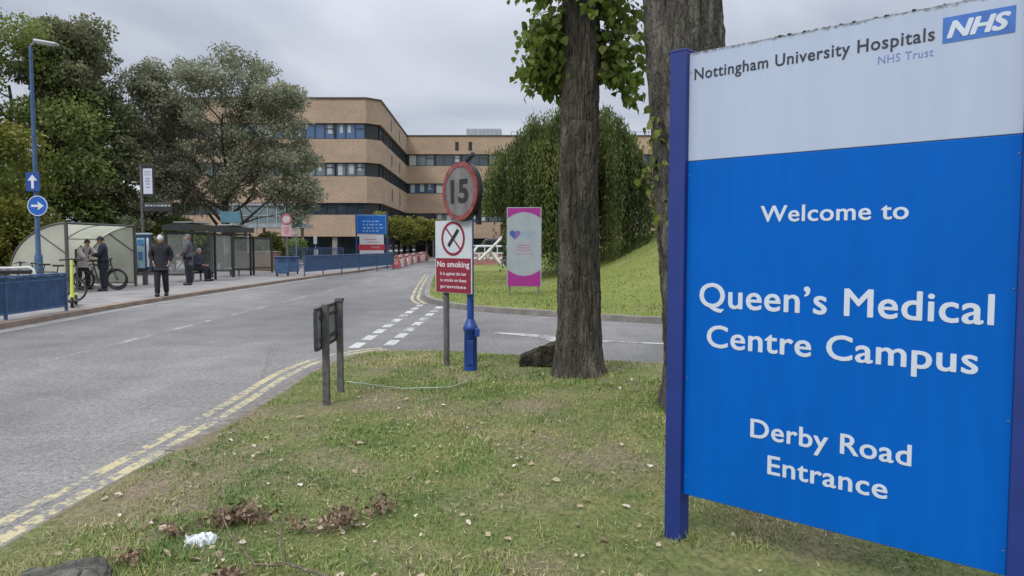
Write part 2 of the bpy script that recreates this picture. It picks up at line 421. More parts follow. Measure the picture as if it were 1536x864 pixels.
def strip_along(name, line, w0, w1, z0, z1, m, kind='structure', top_z=None):
    """a kerb: box section swept along a line, offset w0..w1 to the left of travel"""
    vs = []; fs = []; n = len(line)
    for i, p in enumerate(line):
        a = Vector(line[max(i-1, 0)]); b = Vector(line[min(i+1, n-1)]); t = (b-a).normalized(); nn = Vector((-t.y, t.x)); q = Vector(p)
        for w_, z_ in ((w0, z0), (w0, z1), (w1, z1), (w1, z0)):
            vs.append((q.x+nn.x*w_, q.y+nn.y*w_, z_))
    for i in range(n-1):
        for k in range(3): fs.append((i*4+k, i*4+k+1, i*4+4+k+1, i*4+4+k))
    me = bpy.data.meshes.new(name); me.from_pydata(vs, [], fs)
    bm = bmesh.new(); bm.from_mesh(me); bmesh.ops.recalc_face_normals(bm, faces=bm.faces[:]); bm.to_mesh(me); bm.free()
    return setp(link_mesh(name, me, m), kind=kind)
strip_along('kerb_mound', MK, -.14, .02, -.02, .125, M_KERB)
# left pavement
LK = smooth_line([(-9.3,-20),(-9.35,5),(-9.5,13.5),(-9.75,18),(-9.75,22),(-9.4,30),(-9.1,36),(-8.5,42),(-8.2,48),(-8.3,56),(-8.9,70),(-10.4,90)], 2)
def offs(line, d):
    o = []
    for i, p in enumerate(line):
        a = Vector(line[max(i-1, 0)]); b = Vector(line[min(i+1, len(line)-1)]); t = (b-a).normalized()
        o.append((p[0]-t.y*d, p[1]+t.x*d))
    return o
strip_along('kerb_pavement', LK, 0, .28, -.02, .11, M_KERB_BROWN)
pv = offs(LK, .28)
me = bpy.data.meshes.new('pavement')
vs = [(x, y, .105) for x, y in pv]+[(-30, y, .105) for x, y in pv]; n_ = len(pv)
me.from_pydata(vs, [], [(i, i+1, n_+i+1, n_+i) for i in range(n_-1)])
setp(link_mesh('pavement', me, M_PAVE), kind='structure')
strip_along('gutter_strip', LK, -.35, 0, -.02, .006, paint('gutter_concrete', (.24,.235,.225), .85, dirt=.35, scale=2))

# dirty edging between the yellow lines and the grass
strip_along('verge_edging', [p for p in VW if 5.6 < p[1] and p[0] < -1.2], -.16, .10, -.02, .006, paint('edging_dirt', (.20,.175,.145), .95, dirt=.55, scale=9, bmp=.5))

def ribbon(mb, line, w_, z, mi=0):
    vs = []; n = len(line)
    for i, p in enumerate(line):
        a = Vector(line[max(i-1, 0)]); b = Vector(line[min(i+1, n-1)]); t = (b-a).normalized(); nn = Vector((-t.y, t.x))*w_/2
        vs += [(p[0]+nn.x, p[1]+nn.y, z), (p[0]-nn.x, p[1]-nn.y, z)]
    mb.add([(x, y, z*.35) for x, y, z in vs], [(2*i, 2*i+1, 2*i+3, 2*i+2) for i in range(n-1)], mi)
YL = smooth_line([(-2.9,-10),(-2.78,0),(-2.775,4.2),(-2.71,5.2),(-2.68,7.4),(-2.76,9.1),(-2.58,10.3),(-2.2,10.95),(-1.9,11.15)], 2)
for off in (0, .168):
    mb = MB(); ribbon(mb, offs(YL, off), .095, .004); setp(mb.build('yellow_line', M_YELLOW_LINE), kind='structure')
# far corner yellow lines
seg = [p for p in MK if p[1] > 19.5 and p[1] < 40]
mb = MB()
for off in (-.32, -.50): ribbon(mb, offs(seg, off), .09, .005)
setp(mb.build('corner_yellow_line', M_YELLOW_LINE), kind='structure')
mb = MB()
for off in (-.32,): ribbon(mb, offs([p for p in MK if p[1] < 19 and p[0] < 20], off), .10, .005)
setp(mb.build('side_road_edge_line', M_WORN_LINE), kind='structure')
# give-way double dashes
mb = MB()
for j, (a, b) in enumerate([((-2.44,11.3),(-2.40,19.4)), ((-1.95,11.6),(-1.82,19.6))]):
    a = Vector(a); b = Vector(b); Ln = (b-a).length; t = (b-a).normalized(); s_ = 0
    while s_ < Ln-.3:
        p0 = a+t*s_; p1 = a+t*min(Ln, s_+.62); ribbon(mb, [tuple(p0), tuple(p1)], .17, .005); s_ += .95
setp(mb.build('give_way_line', M_WHITE_LINE), kind='structure')
# side-road centre marking: long thin taper then line
mb = MB()
p0 = G(742,499); p1 = G(806,503); p2 = G(838,509); p3 = G(1000,516)
d_ = (p3-p2).normalized(); nn = Vector((-d_.y, d_.x, 0))
def quad(mb, pts, z=.005): mb.add([(p.x, p.y, z) for p in pts], [tuple(range(len(pts)))])
quad(mb, [p0-nn*.05, p1-nn*.24, p2-nn*.34, p2+nn*.26, p1+nn*.06, p0+nn*.03])
quad(mb, [p2+nn*.06, p2-nn*.07, p3+d_*6-nn*.07, p3+d_*6+nn*.06])
setp(mb.build('side_road_centre_line', M_WHITE_LINE), kind='structure')
# main road worn centre line
mb = MB()
for y0, y1 in ((7.6,9.6),(10.2,13.0),(13.3,16.1),(16.5,19.3),(20.2,23),(25,28),(31,34),(37,40)):
    xx = lambda y: -6.35+.004*(y-9)+max(0, y-28)*.012
    ribbon(mb, [(xx(y0), y0), (xx(y1), y1)], .13, .005)
setp(mb.build('main_road_centre_line', M_WORN_LINE), kind='structure')

# ---------------------------------------------------------------- grass blades
def tint_attr(me, vals):
    a = me.attributes.new('tint', 'FLOAT', 'POINT'); a.data.foreach_set('value', np.asarray(vals, dtype=np.float32))
def fast_mesh(name, V, F):
    me = bpy.data.meshes.new(name); k = F.shape[1]
    me.vertices.add(len(V)); me.vertices.foreach_set('co', V.astype(np.float32).ravel())
    me.loops.add(F.size); me.loops.foreach_set('vertex_index', F.astype(np.int32).ravel())
    me.polygons.add(len(F)); me.polygons.foreach_set('loop_start', np.arange(0, F.size, k, dtype=np.int32))
    me.update(calc_edges=True); return me
def blade_mesh(name, P0, h, wd, ang, lean, tint):
    n = len(P0); dx_ = np.cos(ang); dy_ = np.sin(ang)
    side = np.stack([dx_, dy_, np.zeros(n)], 1)*wd[:, None]/2
    ln = np.stack([-dy_*lean*h + rng.normal(0,.25,n)*h, dx_*lean*h+rng.normal(0,.25,n)*h, h], 1)
    V = np.empty((n, 3, 3)); V[:,0] = P0-side; V[:,1] = P0+side; V[:,2] = P0+ln
    F = np.arange(n*3).reshape(n, 3)
    me = fast_mesh(name, V.reshape(-1,3), F); tint_attr(me, np.repeat(tint, 3)); return me
def blade_mat(name, cols):
    m, nt, b = newmat(name)
    at = nt.nodes.new('ShaderNodeAttribute'); at.attribute_name = 'tint'
    r = ramp(nt, at.outputs['Fac'], [(i/(len(cols)-1), c) for i, c in enumerate(cols)])
    nt.links.new(r.outputs[0], b.inputs['Base Color']); b.inputs['Roughness'].default_value = .6; b.inputs['Specular IOR Level'].default_value = .25
    return m
M_BLADE = blade_mat('grass_blade', [(.095,.175,.04), (.17,.25,.06), (.235,.275,.08), (.345,.32,.14), (.48,.42,.26)])
pts = []; hs = []; tn = []; ws = []; flat = []
cand = 0
def add_blades(n, x0, x1, y0, y1, hmul, wmul):
    global cand
    X = rng.uniform(x0, x1, n); Y = rng.uniform(y0, y1, n); U = rng.random(n)
    for x, y, u in zip(X, Y, U):
        if x < -2.2 or y > 7.5:
            if not inside(x, y, VERGE) : continue
            ed = seg_dist(x, y, VW, False)
            if ed < .28*abs(noise.noise(Vector((x*1.3, y*1.3, 8)))): continue
        nz = noise.noise(Vector((x*.8, y*.8, 1)))+.6*noise.noise(Vector((x*2.7, y*2.7, 4)))
        # bare earth around sign foot and near the bottom right, and by the post bases
        bare = .55*math.exp(-((x-.8)**2+(y-3.6)**2)/.5)+.6*math.exp(-((x+1.7)**2+(y-7.2)**2)/.30)+.6*math.exp(-((x-.8)**2+(y-8.6)**2)/.35)
        dens = .70+.9*nz-bare
        if u > dens: continue
        pts.append((x, y, verge_z(x, y)-.004 if x > -2.6 else .1))
        g = noise.noise(Vector((x*1.1+7, y*1.1, 2)))+.7*noise.noise(Vector((x*3.3, y*3.3, 9)))
        tn.append(min(1, max(0, .34+.62*g+random.gauss(0,.18)+(.25 if y > 9.5 else 0)-(.28*math.exp(-((x+1.9)**2)/.3-((y-4.4)**2)/1.5)))))
        hs.append(max(.008, random.gauss(.021,.008)*hmul*(1+.9*max(0, nz)))); ws.append(random.uniform(.004,.0085)*wmul)
        flat.append(0)
        if random.random() < .038:
            pts.append((x+random.gauss(0,.03), y+random.gauss(0,.03), verge_z(x, y)+.012 if x > -2.6 else .1)); tn.append(random.uniform(.62,1)); hs.append(.012); ws.append(random.uniform(.003,.007)*wmul); flat.append(1)
add_blades(70000, -2.6, 2.2, 3.0, 5.2, 1, 1)
add_blades(70000, -2.6, 3.4, 5.2, 8.2, 1.05, 1.35)
add_blades(42000, -2.6, 4.5, 8.2, 11.2, 1.1, 1.9)
add_blades(10000, 2.2, 6, 1, 6, 1.2, 2.5)
add_blades(9000, -2.8, 2.6, -1, 3.0, 1.2, 2.5)
pts = np.array(pts); n = len(pts)
me = blade_mesh('grass', pts, np.array(hs), np.array(ws), rng.uniform(0, 2*pi, n), np.where(np.array(flat) > 0, rng.uniform(3,6,n), rng.uniform(.1,.9,n)), np.array(tn))
setp(link_mesh('grass', me, M_BLADE), 'short patchy grass growing on the verge', 'grass', kind='stuff')
# mound grass
M_BLADE2 = blade_mat('mound_blade', [(.10,.15,.035), (.145,.195,.045), (.20,.235,.065), (.27,.26,.11)])
pts = []; tn = []
for x, y in zip(rng.uniform(-3.5, 12, 60000), 13.5+26*rng.random(60000)**1.4):
    if not inside(x, y, MOUND) or seg_dist(x, y, MK, False) < .06: continue
    pts.append((x, y, mound_z(x, y)-.01)); g = noise.noise(Vector((x*.5, y*.5, 2)))+.6*noise.noise(Vector((x*2, y*2, 9)))
    tn.append(min(1, max(0, .46+.7*g+random.gauss(0,.14)+.25*noise.noise(Vector((x*.16, y*.16, 4))))))
pts = np.array(pts); n = len(pts)
me = blade_mesh('grass', pts, rng.uniform(.03,.07,n), rng.uniform(.015,.03,n), rng.uniform(0, 2*pi, n), rng.uniform(.1,.7,n), np.array(tn))
setp(link_mesh('mound_grass', me, M_BLADE2), 'bright green mown grass on the mound', 'grass', kind='stuff')

# ---------------------------------------------------------------- foliage tools
def leaf_quads(C, size, tint, name, aspect=1.6, down=0.0, fold=True):
    """diamond leaves at C"""
    n = len(C)
    a = rng.normal(size=(n,3)); a[:,2] -= down; a /= np.linalg.norm(a, axis=1)[:,None]
    b = np.cross(a, rng.normal(size=(n,3))); b /= np.linalg.norm(b, axis=1)[:,None]
    c = np.cross(a, b)
    s = (size if hasattr(size, '__len__') else np.full(n, size))[:,None]
    V = np.empty((n,4,3)); V[:,0] = C; V[:,1] = C+a*s*.5+b*s*.5/aspect+c*s*.12; V[:,2] = C+a*s; V[:,3] = C+a*s*.5-b*s*.5/aspect+c*s*.12
    me = fast_mesh(name, V.reshape(-1,3), np.arange(n*4).reshape(n,4)); tint_attr(me, np.repeat(tint, 4)); return me
def limbs(mb, base, top, r0, n_br, spread, seed, lev=2, tips=None, wob=.06, start=.35):
    rr = random.Random(seed); tips = [] if tips is None else tips
    def grow(p, d, ln, r, lv):
        k = 6; pts_ = [p]; rs = [r]; q = p.copy(); dd = d.normalized()
        for i in range(k):
            dd = (dd+Vector((rr.gauss(0,wob*2), rr.gauss(0,wob*2), rr.gauss(.04,wob)))).normalized()
            q = q+dd*ln/k; pts_.append(q.copy()); rs.append(r*(1-.75*(i+1)/k))
            if lv > 0 and i >= 1:
                for _ in range(2 if lv > 1 else 1):
                    sd_ = Vector((rr.gauss(0,1), rr.gauss(0,1), rr.gauss(.25,.6))).normalized()
                    grow(q.copy(), (dd*.6+sd_*.8), ln*rr.uniform(.4,.65), rs[-1]*.6, lv-1)
        mb.tube(pts_, rs, 6 if r > .05 else 4, cap=False); tips.append(q.copy())
        if lv == 0: tips.append(pts_[3].copy())
    base = Vector(base); top = Vector(top); k = 10; pts_ = []; rs = []
    for i in range(k+1):
        t = i/k; p = base.lerp(top, t)+Vector((rr.gauss(0,wob), rr.gauss(0,wob), 0))*(t > 0)*(top-base).length*.15
        pts_.append(p); rs.append(r0*(1.25 if i == 0 else 1)*(1-.8*t))
    mb.tube(pts_, rs, 12, cap=False)
    for j in range(n_br):
        t = start+(1-start)*j/n_br; i = int(t*k); p = pts_[i].lerp(pts_[min(k, i+1)], t*k-i)
        a = j*2.4+rr.uniform(-.5,.5)
        grow(p, Vector((cos(a), sin(a), rr.uniform(.3,.9))), spread*(1.15-.5*t), r0*(1-.75*t)*.55, lev)
    return tips
def crown_pts(blobs, n, shell=.55):
    """blobs: (center, (rx,ry,rz)); leaf positions biased to the outside of each blob"""
    vol = np.array([b[1][0]*b[1][1]*b[1][2] for b in blobs])**(2/3); k = rng.choice(len(blobs), n, p=vol/vol.sum())
    c = np.array([tuple(b[0]) for b in blobs])[k]; r = np.array([b[1] for b in blobs])[k]
    d = rng.normal(size=(n,3)); d /= np.linalg.norm(d, axis=1)[:,None]
    rad = (shell+(1.08-shell)*rng.random(n)**.7)+rng.normal(0,.05,n)
    return c+d*r*rad[:,None], k
def sub_blobs(env, n, r0, r1, seed, zmin=None, jit=1.0):
    rr = random.Random(seed); o = []
    for _ in range(n):
        c, r = rr.choice(env)
        while True:
            d = Vector((rr.gauss(0,1), rr.gauss(0,1), rr.gauss(0,1))).normalized()
            rad = rr.uniform(.55,1.0)*jit; p = (c[0]+d.x*r[0]*rad, c[1]+d.y*r[1]*rad, c[2]+d.z*r[2]*rad)
            if zmin is None or p[2] > zmin: break
        s = rr.uniform(r0, r1); o.append((p, (s*rr.uniform(.9,1.4), s*rr.uniform(.9,1.3), s*rr.uniform(.6,.95))))
    return o
def make_tree(label, loc, env, nsub, rsub, nleaf, leaf, lm, bm_, height, r0, n_br, spread, seed, lev=1, lean=(0,0), name='tree', group=None, cat='tree', shell=.45, down=.3, trunk_frac=.8, tint_sd=.14, start=.35):
    t = thing(name, label, cat, loc, 0, group)
    mb = MB(); limbs(mb, (0,0,-.1), (lean[0], lean[1], height*trunk_frac), r0, n_br, spread, seed, lev, start=start)
    mb.build('trunk', bm_, t)
    sb = sub_blobs(env, nsub, rsub[0], rsub[1], seed+1, zmin=.5)
    C, k = crown_pts(sb, nleaf, shell)
    tb = rng.normal(.45,.16,len(sb))
    me = leaf_quads(C, rng.uniform(leaf*.6, leaf*1.3, nleaf), np.clip(tb[k]+rng.normal(0,tint_sd,nleaf), 0, 1), 'crown', down=down)
    link_mesh('crown', me, lm, t); return t
# ---------------------------------------------------------------- hospital
def build_hospital():
    x0, y0, y1 = -12.6, 70.7, 95.0
    t = thing('hospital_building', 'long tan brick hospital with dark ribbon windows and stepped corner', 'building', (x0, y0, 0))
    FX0, FX1 = -22.0, 0.0              # front block in local x
    WX1 = 44.0                         # rear wing reaches to here
    depth = y1-y0
    bricks = [(2.3, 4.35), (5.5, 8.0), (9.3, 11.5), (13.0, 15.25)]
    ch = 1.2                            # bevelled corner
    sx1 = -.75                          # side wall drifts left as it recedes
    out_ = [(FX0, 0), (FX1-ch, 0), (FX1, ch), (sx1, depth), (WX1, depth), (WX1, depth+16), (FX0, depth+16)]
    def solid(name, o2, z0, z1, m):
        n = len(o2); vs = [(x, y, z0) for x, y in o2]+[(x, y, z1) for x, y in o2]
        mb = MB(); mb.add(vs, [tuple(reversed(range(n))), tuple(range(n, 2*n))]+[(i, (i+1) % n, (i+1) % n+n, i+n) for i in range(n)])
        return mb.build(name, m, t)
    inner = [(FX0+.3, .35), (FX1-ch-.1, .35), (FX1-.35, ch+.1), (sx1-.35, depth+.35), (WX1-.3, depth+.35), (WX1-.3, depth+15.7), (FX0+.3, depth+15.7)]
    for z0, z1 in bricks:
        w_ = solid('brick_wall', out_, z0, z1, M_BRICK)
    co = [(x*1.0, y) for x, y in out_]
    coping = [(FX0-.1, -.1), (FX1-ch+.03, -.1), (FX1+.1, ch-.03), (sx1+.1, depth-.1), (WX1+.1, depth-.1), (WX1+.1, depth+16.1), (FX0-.1, depth+16.1)]
    solid('coping', coping, 15.253, 15.4, paint('coping_metal', (.06,.05,.045), .5))
    for (za, zb) in ((4.35,5.5),(8.0,9.3),(11.5,13.0)):
        solid('recessed_wall', inner, za+.002, zb-.002, M_DARK)
    solid('ground_floor_wall', [(x*.985-.6*(1 if x > -1.3 else 0), y+1.6) for x, y in inner], .0, 2.298, paint('ground_floor_cladding', (.035,.04,.045), .5, dirt=.4, scale=.6))
    mg = [glass_mat('window_glass', (.03,.045,.06), .05, spec=1.0), glass_mat('sky_reflection_glass', (.05,.11,.22), .12, spec=1.0), paint('blind', (.42,.44,.43), .7), glass_mat('grey_glass', (.14,.18,.20), .15, spec=1.0)]  # second glass: the sky's blue reflection is painted into its base colour
    frame_m = paint('window_frame', (.03,.04,.055), .4)
    meshes = {}
    def win_mesh(w_, h, kind):
        key = (round(w_, 2), round(h, 2), kind)
        if key in meshes: return meshes[key]
        f = MB()
        f.box((0,-.03,.04), (w_,.1,.08)); f.box((0,-.03,h-.04), (w_,.1,.08))
        for x in (-w_/2+.04, -w_/6, w_/6, w_/2-.04): f.box((x,-.03,h/2), (.09 if abs(x) > w_/3 else .06,.09,h-.165))
        f.box((w_/3-.02,-.035,h*.68), (w_/3-.12,.07,.05))
        p = MB(); p.box((0,.04,h/2), (w_-.1,.03,h-.12))
        b = MB(); rr = random.Random(kind*7+3)
        for c_ in range(3):
            if rr.random() < .55:
                bw = w_/3*rr.choice((.45,.8,.3)); bh = h*rr.uniform(.5,.95)
                b.box((-w_/3+c_*w_/3+rr.uniform(-.1,.1), .012, h-.08-bh/2), (bw,.012,bh-.02))
        meshes[key] = (f.mesh('window'), p.mesh('pane'), b.mesh('blind') if b.v else None); return meshes[key]
    rw = random.Random(5)
    def row(p, q, z, h, n, tilt, pane_pick):
        p = Vector(p); q = Vector(q); d = q-p; ln = d.length/n; a = math.atan2(d.y, d.x)
        for i in range(n):
            c = p+d*(i+.5)/n; kd = rw.randrange(6)
            f, pa, bl = win_mesh(ln*.97, h, kd)
            o = bpy.data.objects.new('window', f); COL.objects.link(o); o.parent = t
            if not f.materials: f.materials.append(frame_m)
            o.location = (c.x, c.y, z); o.rotation_euler = (0,0,a)
            pm = pane_pick(i, n)
            if not pa.materials: pa.materials.append(mg[0])
            g = bpy.data.objects.new('pane', pa); COL.objects.link(g); g.parent = o
            g.material_slots[0].link = 'OBJECT'; g.material_slots[0].material = mg[pm]
            if bl and pm != 0 or bl and rw.random() < .35:
                if not bl.materials: bl.materials.append(mg[2])
                g2 = bpy.data.objects.new('blind', bl); COL.objects.link(g2); g2.parent = o
    for zi, (za, zb) in enumerate(((4.35,5.5),(8.0,9.3),(11.5,13.0))):
        h = zb-za-.01
        row((FX0+.4,.26,0), (FX1-ch-.1,.26,0), za+.005, h, 7, 0, lambda i, n: (1 if zi == 2 and i > 3 else rw.choice((0,3,3,0) if zi else (0,0,0,3))))
        row((FX1-.27,ch+.6,0), (sx1-.27,depth+.2,0), za+.005, h, 8, 0, lambda i, n: 0)
        row((sx1+.1,depth+.26,0), (WX1-.4,depth+.26,0), za+.005, h, 13, 0, lambda i, n: rw.choice((0,3,1) if zi else (0,0,3)))
    # slots in the side wall and the rear wing
    for z0, z1 in bricks:
        for yy in (9.0, 16.0):
            x = sx1*(yy-ch)/(depth-ch)
            mb = MB(); mb.box((x, yy, (z0+z1)/2), (.06,.45,(z1-z0)*.55)); mb.build('wall_slot', M_DARK, t)
    for x in (5.6, 7.3): mb = MB(); mb.box((x, depth, 14.0), (.45,.06,1.1)); mb.build('wall_slot', M_DARK, t)
    # ground floor glazing, columns, entrance
    for i in range(5):
        m2 = MB(); m2.box((FX0+2+i*3.9, .5, 1.14), (.45,.45,2.28)); m2.build('column', paint('column_concrete', (.24,.22,.20), .8), t)
    for i in range(5):
        f, pa, bl = win_mesh(3.4, 1.9, i % 3)
        o = bpy.data.objects.new('window', f); COL.objects.link(o); o.parent = t; o.location = (FX0+4+i*3.9, 1.85, .3)
        if not f.materials: f.materials.append(frame_m)
        g = bpy.data.objects.new('pane', pa); COL.objects.link(g); g.parent = o
        if not pa.materials: pa.materials.append(mg[0])
    m2 = MB(); m2.box((3.0, depth-2.5, 2.6), (9, 5, .35)); m2.build('canopy', paint('canopy_white', (.45,.45,.44), .5), t)
    for x in (-1.0, 3.0, 7.0):
        m2 = MB(); m2.tube([(x, depth-4.6, 0), (x, depth-4.6, 2.42)], .14, 10); m2.build('canopy_post', M_GALV, t)
    # rooftop plant
    m2 = MB(); m2.box((8.9, depth+6, 16.1), (4.6, 5, 1.3)); 
    for i in range(9): m2.box((6.75+i*.53, depth+3.46, 16.1), (.07,.05,1.15))
    m2.build('rooftop_plant', paint('plant_grey', (.36,.39,.42), .6), t)
    m2 = MB()
    for (px_, hh) in ((17, 2.2), (19.5, 1.2), (26, 1.6)): m2.tube([(px_, depth+5, 15.4), (px_, depth+5, 15.4+hh)], .05, 6)
    m2.tube([(12.5, depth+4, 16.4),(33, depth+4, 16.4)], .035, 6); m2.tube([(12.5, depth+4, 15.9),(33, depth+4, 15.9)], .035, 6)
    for i in range(9): m2.tube([(12.5+i*2.56, depth+4, 15.4),(12.5+i*2.56, depth+4, 16.4)], .035, 6)
    m2.build('roof_railing', M_GALV, t)
build_hospital()

# glazed walkway in front of the hospital
def build_walkway():
    a = P(352,366,60).x; b = P(458,366,60).x
    t = thing('covered_walkway', 'grey green glazed walkway raised above the garden behind the shelters', 'walkway', ((a+b)/2, 61, 0))
    w_ = b-a
    mb = MB(); mb.box((0,0,4.75), (w_+.4,3.0,.16)); mb.build('roof', paint('walkway_roof', (.30,.33,.36), .5), t)
    mb = MB(); mb.box((0,0,3.05), (w_,2.8,.3)); mb.build('deck', paint('walkway_deck', (.26,.31,.33), .5), t)
    mb = MB(); mb.box((0,-1.36,3.95), (w_-.1,.03,1.44)); mb.build('glazing', glass_mat('walkway_glass', (.16,.21,.23), .2, spec=.8), t)
    mb = MB(); k = 9
    for i in range(k): mb.box((-w_/2+.05+(w_-.1)*i/(k-1), -1.38, 3.95), (.07,.08,1.42))
    mb.box((0,-1.40,3.85), (w_-.2,.05,.06)); mb.build('mullion', paint('mullion_grey', (.3,.36,.38), .5), t)
    for i in range(4):
        mb = MB(); mb.tube([(-w_/2+.5+(w_-1)*i/3, 0, -.05), (-w_/2+.5+(w_-1)*i/3, 0, 2.9)], .13, 8); mb.build('post', M_GALV, t)
build_walkway()

# ---------------------------------------------------------------- trees
M_BARKD = bark_mat('dark_bark', (.035,.03,.025), (.07,.06,.05), (.12,.105,.09), .5)
M_BARKG = bark_mat('grey_bark', (.05,.045,.038), (.10,.09,.08), (.17,.155,.135), .5)
L_DARK = leafmat('dark_leaf', [(.065,.08,.04), (.12,.135,.065), (.19,.20,.10), (.27,.27,.15)], .5, .3)
L_MID = leafmat('green_leaf', [(.065,.10,.025), (.12,.165,.04), (.195,.235,.06), (.29,.30,.09)], .5, .35)
L_GREY = leafmat('greygreen_leaf', [(.14,.155,.095), (.22,.235,.15), (.32,.335,.225), (.45,.46,.35)], .6, .35)
L_YEL = leafmat('yellow_leaf', [(.07,.09,.012), (.12,.14,.02), (.19,.19,.03), (.26,.23,.05)], .6, .25)
L_WILL = leafmat('willow_leaf', [(.03,.045,.012), (.065,.09,.022), (.12,.15,.036), (.20,.225,.065)], .5, .25)
L_POP = leafmat('poplar_leaf', [(.06,.095,.016), (.11,.16,.026), (.18,.23,.04), (.28,.29,.06)], 2.5, .4)

def XY(px, D): return (P(px,366,D).x, D, -.02)
TG = 'trees behind the pavement'
# the tall green tree at far left
make_tree('tall green broadleaf tree at the left edge behind the lamp post', XY(22,36), [((0,0,8.6),(3.6,3,3.6)),((-3.6,.5,6.5),(3.2,3,4.2)),((2.0,.5,6),(2.3,3,4.2)),((0,.3,3.2),(3.2,2.6,2.6))],
          90, (.7,1.25), 42000, .2, L_MID, M_BARKD, 11.5, .3, 10, 3.6, 21, group=TG)
make_tree('dense dark green tree rising behind the cycle shelter', XY(140,38), [((-.8,0,10.4),(2.2,2,2.4)),((-.2,0,7.8),(2.8,2.4,3.4)),((.2,.2,4.2),(3.1,2.4,3.4)),((-1.4,0,11.4),(1.4,1.5,1.3))],
          120, (.5,1.0), 62000, .19, L_DARK, M_BARKD, 12.6, .3, 12, 2.9, 31, group=TG, shell=.35)
make_tree('sparse twiggy top of a slender tree above the dark one', XY(100,40), [((0,0,12.2),(1.8,1.5,1.3)),((1.6,0,11.6),(1.3,1.3,1.0))],
          26, (.3,.6), 3600, .17, L_DARK, M_BARKD, 13.6, .16, 14, 1.7, 33, lev=1, group=TG, shell=.2, trunk_frac=.97, start=.75)
# grey-green spreading tree
make_tree('spreading grey green tree with visible dark limbs behind the bus shelter', XY(338,42), [((-.6,0,9.8),(3.4,2.6,3.0)),((-2.6,0,7.4),(2.5,2.4,2.9)),((2.4,.2,7.8),(2.4,2.5,2.5)),((3.4,.2,6.0),(1.9,2.2,2.0)),((0,.8,6.6),(3.2,2,1.8)),((4.0,.3,4.3),(1.1,1.4,1.5)),((-3.2,.3,4.4),(1.8,1.5,1.8)),((1.2,0,10.6),(2.2,2,1.8)),((-.3,.5,5.3),(3.2,1.8,1.2)),((-3.6,0,8.9),(2.1,2,2.2)),((-2.4,0,10.6),(2.0,2,1.6)),((2.9,0,9.6),(1.8,2,1.5))],
          250, (.35,.85), 66000, .155, L_GREY, M_BARKD, 10.5, .25, 16, 4.6, 47, lev=2, group=TG, shell=.25, trunk_frac=.85, start=.2)
make_tree('bushy pale green young tree between dark tree and spreading tree', XY(232,41), [((0,0,7.6),(1.6,1.6,3.2)),((.4,0,3.4),(1.6,1.6,2.2)),((.1,0,10.2),(1.4,1.2,1.5))],
          80, (.35,.75), 24000, .17, L_GREY, M_BARKD, 11, .15, 12, 1.8, 52, group=TG, shell=.3)
make_tree('bright yellow green bush tree low at the left edge', XY(-10,31), [((0,0,4.0),(1.8,1.6,2.6)),((.2,.2,1.9),(2.0,1.6,1.8))],
          44, (.5,.9), 15000, .19, L_YEL, M_BARKD, 5, .12, 6, 1.6, 61, group=TG)
make_tree('broad green tree far left beyond the frame edge', XY(-170,35), [((0,0,6.6),(3.6,3,4.2)),((0,0,3),(3.8,3,2.8))],
          60, (.8,1.4), 16000, .26, L_MID, M_BARKD, 9, .25, 8, 3, 66, group=TG)
# hedge shrubs filling under the trees
for i, (px_, D, h, w_, lm, lab) in enumerate([
    (60,33,3.0,2.6,L_DARK,'dark shrub behind the cycle shelter at its left'),
    (195,36,3.0,2.6,L_DARK,'dark shrub between cycle shelter and information totem'),
    (262,40,3.2,2.2,L_MID,'mid green shrub behind the first bus shelter'),
    (318,43,2.4,1.5,L_YEL,'yellow green shrub rising above the bus shelter roof'),
    (352,47,2.4,2.0,L_MID,'green shrub seen through the last glass bay of the shelters'),
    (398,46,2.2,1.7,L_YEL,'yellowish shrub spilling over the low brick wall'),
    (432,52,2.2,1.7,L_MID,'low green shrub behind the blue bin'),
    (135,41,3.2,2.8,L_DARK,'dark shrub behind the middle of the cycle shelter'),
    (-60,33,3.2,2.8,L_MID,'green shrub beyond the left end of the blue railing')]):
    make_tree(lab, XY(px_, D), [((0,0,h*.5),(w_*.7,w_*.6,h*.45))], 22, (.3,.6), 6500, .17, lm, M_BARKD, h, .06, 6, w_*.5, 80+i, name='shrub', cat='shrub', group='shrubs behind the shelters', start=.1)
# small trees in front of the hospital
for i, (px_, D, h) in enumerate([(583,60,4.6),(612,62,3.9),(640,66,4.3)]):
    make_tree(['yellowish small tree nearest the blue railing end','smallest of the young trees before the hospital','young tree just left of the no smoking sign'][i], XY(px_, D), [((0,0,h*.68),(1.3,1.1,h*.26))], 22, (.3,.55), 3600, .19, L_YEL, M_BARKG, h, .08, 7, 1.2, 110+i, name='young_tree', group='young trees before the hospital', start=.35)
# far fill right of the mound and beyond
for i, (px_, D, h) in enumerate([(1080,42,9),(1230,38,10),(1400,40,9),(1600,38,10)]):
    make_tree(['broad tree beyond the mound hidden by the big sign','tall tree beyond the mound behind the sign middle','rounded tree beyond the mound behind the sign right','leafy tree beyond the right edge of the mound'][i], (XY(px_, D)[0], D, 1.0), [((0,0,h*.6),(3.4,3,h*.36))], 50, (.8,1.3), 9000, .28, L_MID, M_BARKD, h, .25, 8, 3, 130+i, group='trees beyond the mound')

